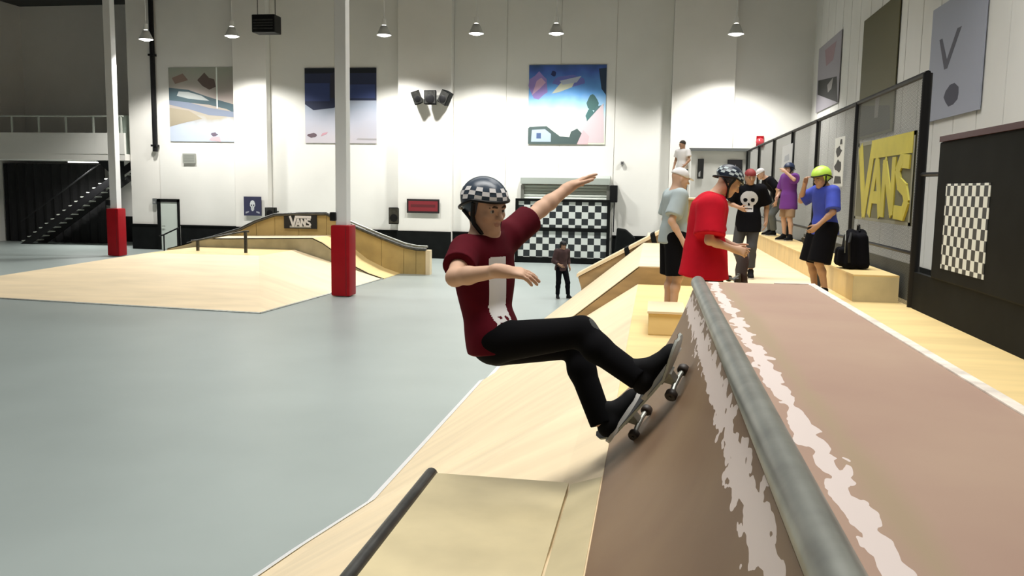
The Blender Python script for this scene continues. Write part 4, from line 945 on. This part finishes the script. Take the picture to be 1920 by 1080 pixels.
# ---- the skater's board on the brown face
def face_at(t_, y): x, z = facep(t_); return V(x, y, z)
tb = .49; yb = 3.90
cpt = face_at(tb, yb); tang = unit(face_at(tb+.05, yb)-face_at(tb-.05, yb)); fnrm = unit(V(-tang[2], 0, tang[0]))
th = math.radians(-35); bax = unit(tang*math.cos(th)+V(0,1,0)*math.sin(th)); bsd = unit(-tang*math.sin(th)+V(0,1,0)*math.cos(th))
cpt = cpt + fnrm*.006
skateboard(cpt, bax, fnrm, 'skateboard with pale underside and dark wheels under the skater on brown ramp')
deckp = lambda a, s: cpt + bax*a + bsd*s + fnrm*.0985
toe = unit(bsd*.85+bax*.5)
toeR = unit(bsd*.62+bax*.75)
soleR = (deckp(.17, -.01), toeR, fnrm); soleL = (deckp(-.19, -.03), toe, fnrm)
J = dict(head=at_d(910, 388, 4.0), face=(.80,-.60,-.16), up=(-.14,.05,1), neck=at_d(910, 452, 4.04), shL=at_d(954, 443, 4.16), shR=at_d(872, 471, 3.93),
    pelvis=at_d(926, 636, 4.08), hipL=at_d(936, 648, 4.16), hipR=at_d(930, 642, 3.99), bend=.07,
    elR=at_d(853, 520, 3.74), wrR=at_d(938, 508, 3.58), elL=at_d(1014, 392, 4.32), wrL=at_d(1066, 352, 4.44),
    knR=at_d(1090, 622, 3.92), knL=at_d(1082, 645, 4.13), soleL=soleL, soleR=soleR, gaze=-.1)
MAROON = mat('maroon_jersey', (.095, .004, .011), .85, .35, 3, spec=.12)
BLKT = mat('black_denim', (.004, .004, .005), .9, spec=.1)
def skprint(a, s_, nf, cc):
    m = (nf > .12) & (np.abs(a+.045-.03*(s_-.4)) < .05) & (s_ > -.02) & (s_ < .84)
    # broken lower lettering band
    hole = (s_ < .26) & (s_ > .02) & (np.sin(a*160)+np.sin(s_*70+a*60) > .55)
    return m & ~hole
handR = dict(d=(unit(at_d(985, 513, 3.60)-at_d(938, 508, 3.58))), pn=(-.25,.3,-1), th=(.2,.8,.4), curls=(.22,.25,.3,.36), spread=.05, thumb=.5, sc=1.05)
handL = dict(d=(unit(at_d(1098, 334, 4.52)-at_d(1066, 352, 4.44))), pn=(.4,-.15,-.9), th=(.5,-.75,.2), curls=(.10,.14,.16,.22), spread=.20, thumb=1.0, sc=1.05)
person('skater in maroon t-shirt and checkered helmet crouching on board against the ramp', J, .0062,
    dict(shirt=dict(mat=MAROON, g=.016, hem=-.10, flare=.6, sleeve=.62, print=(PRINTW, skprint)), legs=dict(mat=BLKT, g=.012, len=2.07, patch=(mat('grey_knee', (.05,.053,.05), .9), J['knR']+V(.06,-.01,.04), .035)),  # small round patch of paler grey on the right knee
         collar=.06, head=dict(kind='helmet', mat=mat('helmet_slate', (.05,.07,.10), .28), checks=True, sc=1.0)), hands={'R': handR, 'L': handL})

# ------------------------------------------------------------------ people on the platform
def standing(base, ang, sc=1.0, **ov):
    """local frame: forward, left, up (metres for a 1.75 m figure)"""
    base = V(*base); F_ = V(math.cos(ang), math.sin(ang), 0); L_ = V(-math.sin(ang), math.cos(ang), 0); U_ = V(0,0,1)
    W = lambda p: base + sc*(F_*p[0]+L_*p[1]+U_*p[2]); Dv = lambda p: F_*p[0]+L_*p[1]+U_*p[2]
    d = dict(head=(.04,0,1.625), face=(1,0,-.1), up=(0,0,1), neck=(0,0,1.46), shL=(0,.175,1.42), shR=(0,-.175,1.42), pelvis=(0,0,.95), hipL=(0,.09,.91), hipR=(0,-.09,.91),
             elL=(-.03,.25,1.14), elR=(-.03,-.25,1.14), wrL=(.07,.26,.90), wrR=(.07,-.26,.90), knL=(.03,.11,.49), knR=(.03,-.11,.49), footL=((.05,.13,0),(1,.25,0)), footR=((.05,-.13,0),(1,-.25,0)))
    d.update(ov); J = {'sc': sc}
    for k, v in d.items():
        if k in ('face', 'up'): J[k] = Dv(v)
        elif k.startswith('foot'): J['sole'+k[4]] = (W(v[0]), Dv(v[1]), Dv(v[2]) if len(v) > 2 else U_)
        elif k in ('bend', 'gaze'): J[k] = v
        else: J[k] = W(v)
    return J
def ft(px, py, z=PZ): return on_z(px, py, z)
REDT = mat('red_cotton', (.52, .008, .022), .85, .18, 4, spec=.12)
base = V(.42, 6.75, PZ)
J = standing(base, .25, .855, head=(.16,-.02,1.615), face=(.80,-.12,-.50), up=(.40,0,.9), neck=(.02,0,1.45), shL=(.05,.18,1.38), shR=(-.05,-.19,1.38), pelvis=(-.02,0,.93), bend=.06,
    elR=(-.08,-.27,1.10), wrR=(.17,-.22,1.02), elL=(.12,.26,1.11), wrL=(.30,.12,1.02), knR=(.06,-.11,.48), footL=((.10,.13,0),(1,.2,0)))
person('person in baggy red t-shirt and dark helmet looking down with board in hand', J, .009,
    dict(shirt=dict(mat=REDT, g=.052, hem=-.34, sleeve=.85), legs=dict(mat=BLKT, g=.008, len=.95, name='shorts'), skin=SKIN,
         head=dict(kind='helmet', mat=mat('helmet_navy', (.015,.022,.040), .3), checks=True, checkmat=mat('helmet_sticker_pale', (.45,.52,.54), .5), sc=1.04)),
    hands={'R': dict(d=(.9,.2,-.25), pn=(0,.9,-.3), th=(.2,0,1), curls=(.5,.55,.6,.6)), 'L': dict(curls=(.5,.55,.6,.6))})
bc = at_d(1372, 500, 6.75)
skateboard((bc[0]+.02, bc[1]+.1, PZ+.42), (.12, .06, -1), (.9, .3, .05), 'dark skateboard held upright beside the person in red', botm=mat('board_brown', (.05,.025,.02), .5))

GREYT = mat('grey_cotton', (.36, .42, .43), .85, .08, 5); WHT = mat('white_cotton', (.72,.70,.70), .85)
gy = 8.9
bs = on_y(1262, 480, gy); J = standing((bs[0], gy, PZ), .3, .88, head=(.05,0,1.62), face=(1,0,-.2), elR=(-.12,-.26,1.14), wrR=(.02,-.30,.90))
person('person in grey t-shirt and white cap standing behind the red shirt', J, .011,
    dict(shirt=dict(mat=GREYT, g=.03, hem=-.12, sleeve=.8), legs=dict(mat=BLKT, g=.04, len=.95, name='shorts'), head=dict(kind='cap', mat=WHT)))

# tall deck at the back and the small figure on it
ty = 25.2; tp = on_y(1281, 264, ty); tz = tp[2]-1.62
td = empty('roll_in_deck', (tp[0]-.05, ty, PZ), 'tall plywood roll-in tower behind the people with white railing', 'ramp')
part(td, 'tower', PLYS, lambda b: b.box((tp[0]-.45, ty-.5, PZ), (tp[0]+.40, ty+1.2, tz-.04)))
part(td, 'deck', PLY, lambda b: b.box((tp[0]-.5, ty-.55, tz-.04), (tp[0]+.45, ty+1.25, tz)))
J = standing((tp[0], ty, tz), math.radians(-120), .93, elL=(.05,.26,1.15), wrL=(.2,.2,1.0), face=(.8,-.5,-.2))
person('small distant person in white t-shirt standing high on the tower', J, .013,
    dict(shirt=dict(mat=WHT, g=.025, hem=-.12), legs=dict(mat=mat('blue_grey_trousers', (.14,.16,.20), .85), g=.02), skin=SKIN2, head={}))

# skull shirt
BLKC = mat('black_cotton', (.004, .004, .006), .9, spec=.1)
sk = ft(1398, 521)
def skullprint(a, s_, nf, cc):
    x = (a-.0)/.135; y = (s_-.56)/.33
    m = ((x**2+((y-.25)/.72)**2) < 1) | ((np.abs(x) < .52) & (y > -1.0) & (y < .1))
    eye = ((((np.abs(x)-.42)/.24)**2+((y-.12)/.2)**2) < 1) | ((np.abs(x) < .12) & (np.abs(y+.28) < .12)) | ((np.abs(y+.7) < .05) & (np.abs(x) < .4))
    return m & ~eye & (nf > .1)
J = standing(sk+V(0,0,0), math.radians(-98), .945, head=(.05,.0,1.62), face=(.95,.25,-.15), elR=(-.02,-.31,1.20), wrR=(.20,-.13,1.13), elL=(-.10,.27,1.16), wrL=(-.02,.27,.92),
    footR=((-.28,-.10,.05),(1,-.3,-.35)), knR=(.06,-.16,.50), footL=((.10,.08,0),(1,.1,0)), knL=(.10,.07,.50))
person('person in black t-shirt with skull print and red cap walking on platform', J, .0105,
    dict(shirt=dict(mat=BLKC, g=.035, hem=-.38, sleeve=.85, print=(mat('skull_print', (.52,.52,.55), .8), skullprint), h=.008), legs=dict(mat=mat('charcoal_trousers', (.045,.045,.05), .85), g=.02, len=1.8),
         skin=SKIN2, head=dict(kind='cap', mat=mat('red_cap', (.22,.02,.022), .7), brim=False)))
# leaning figure with white cap
lp_ = V(2.66, 20.2, BZ)
J = standing(lp_, math.radians(-170), .98, pelvis=(-.16,0,.88), hipL=(-.16,.09,.85), hipR=(-.16,-.09,.85), neck=(.20,0,1.30), shL=(.14,.19,1.25), shR=(.14,-.19,1.25), head=(.33,.02,1.42), face=(.85,.3,-.35), up=(.3,0,1),
    elL=(.02,.38,1.05), wrL=(.02,.26,.78), elR=(.16,-.32,.98), wrR=(.08,-.18,.70), knL=(.08,.16,.48), knR=(.08,-.16,.48), bend=.08)
person('person in black top and white cap leaning forward with hands near knees', J, .012,
    dict(shirt=dict(mat=BLKC, g=.025, hem=-.06, sleeve=.8), legs=dict(mat=mat('grey_jeans', (.11,.12,.115), .85), g=.022), head=dict(kind='cap', mat=WHT)))
# purple figure standing on the bench
py_ = 18.2
pp = on_y(1497, 425, py_); J = standing((2.70, py_, BZ), math.radians(-150), .90, head=(.04,0,1.62), elL=(.12,.30,1.38), wrL=(.22,.10,1.56), elR=(.02,-.26,1.14), wrR=(.18,-.18,.98))
person('person in purple top and navy helmet standing on the bench', J, .012,
    dict(shirt=dict(mat=mat('purple_cotton', (.16,.035,.26), .85), g=.04, hem=-.45, sleeve=.9), legs=dict(mat=mat('tan_shorts', (.34,.22,.13), .85), g=.02, len=.9, name='shorts'), skin=SKIN,
         head=dict(kind='helmet', mat=mat('helmet_blue', (.03,.045,.10), .35), sc=1.03)))
# blue shirt, lime helmet
kb = V(2.08, 11.15, PZ)
J = standing(kb, math.radians(-155), .93, head=(.07,0,1.60), face=(.92,.22,-.25), up=(.2,0,1), elL=(.06,.28,1.16), wrL=(.22,.20,.98), elR=(.14,-.32,1.30), wrR=(.24,-.10,1.54), knL=(.10,.10,.48), knR=(.06,-.14,.48), pelvis=(-.03,0,.93))
person('kid in blue long shirt and lime green helmet standing by the bench', J, .0095,
    dict(shirt=dict(mat=mat('blue_cotton', (.035,.06,.42), .8, .15, 6), g=.03, hem=-.12, sleeve=.9), legs=dict(mat=BLKC, g=.05, len=1.0, name='shorts'), skin=SKIN2,
         head=dict(kind='helmet', mat=mat('helmet_lime', (.52,.80,.10), .35), sc=1.16)),
    hands={'R': dict(curls=(.5,.55,.6,.6))})
# far child on the grey floor
fk = on_z(1052, 560, 0)
J = standing(fk, math.radians(-60), .86, head=(.02,.02,1.60), elL=(-.12,.24,1.16), wrL=(-.02,.26,.95), elR=(.0,-.26,1.14), wrR=(.14,-.12,1.02), footL=((.12,.22,0),(1,.3,0)), knL=(.10,.16,.49), pelvis=(-.04,0,.93))
person('distant child in dark maroon top standing on the grey floor', J, .013,
    dict(shirt=dict(mat=mat('dark_maroon_cotton', (.055,.025,.025), .85, .3, 8), g=.025, hem=-.12, sleeve=1.6), legs=dict(mat=BLKC, g=.014), skin=SKIN2, head=dict(kind='helmet', mat=BLACKM)))

# backpack on the bench
bp = V(2.62, 11.75, BZ+.01)
bk_ = empty('backpack', bp, 'black backpack on the bench behind the kid in blue', 'backpack')
Q = SDF(); bc_ = ((bp+V(0,0,.004), (0,0,-1)),)
for dx_ in (-.09, .07):
    for dy_ in (-.12, 0, .12): Q.rc(bp+V(dx_,dy_,.06), bp+V(dx_*.8,dy_*.8,.44-.05*abs(dy_)/.12), .085, .07, .05, bc_)
for dy_ in (-.08, .08): Q.rc(bp+V(-.19,dy_,.08), bp+V(-.19,dy_,.22), .06, .05, .03, bc_)
sdf_obj(Q, .012, 'bag', BLKC, bk_)
part(bk_, 'zip', STEEL, lambda b: b.tube([bp+V(-.165,-.15,.20), bp+V(-.165,-.14,.36), bp+V(-.15,-.06,.47), bp+V(-.15,.06,.47)], .006, 6))
part(bk_, 'strap', BLACKM, lambda b: b.tube([bp+V(-.10,-.16,.46), bp+V(-.14,-.25,.34), bp+V(-.12,-.23,.08)], .018, 8), smooth=True)
part(bk_, 'handle', BLACKM, lambda b: b.tube([bp+V(.02,-.06,.48), bp+V(.02,-.03,.56), bp+V(.02,.04,.56), bp+V(.02,.06,.48)], .012, 8), smooth=True)
# skateboard leaning on the bench
b0 = ft(1496, 527); b1_ = V(BX0-.06, b0[1]+.0, BZ+.02)
skateboard((2.26, 12.2, PZ+.36), (.28, .05, -1), (-1, -.35, -.28), 'skateboard with brown underside leaning on the bench edge', botm=mat('board_tan', (.16,.11,.06), .5))

for o in bpy.data.objects:
    if '_o' in o: del o['_o']
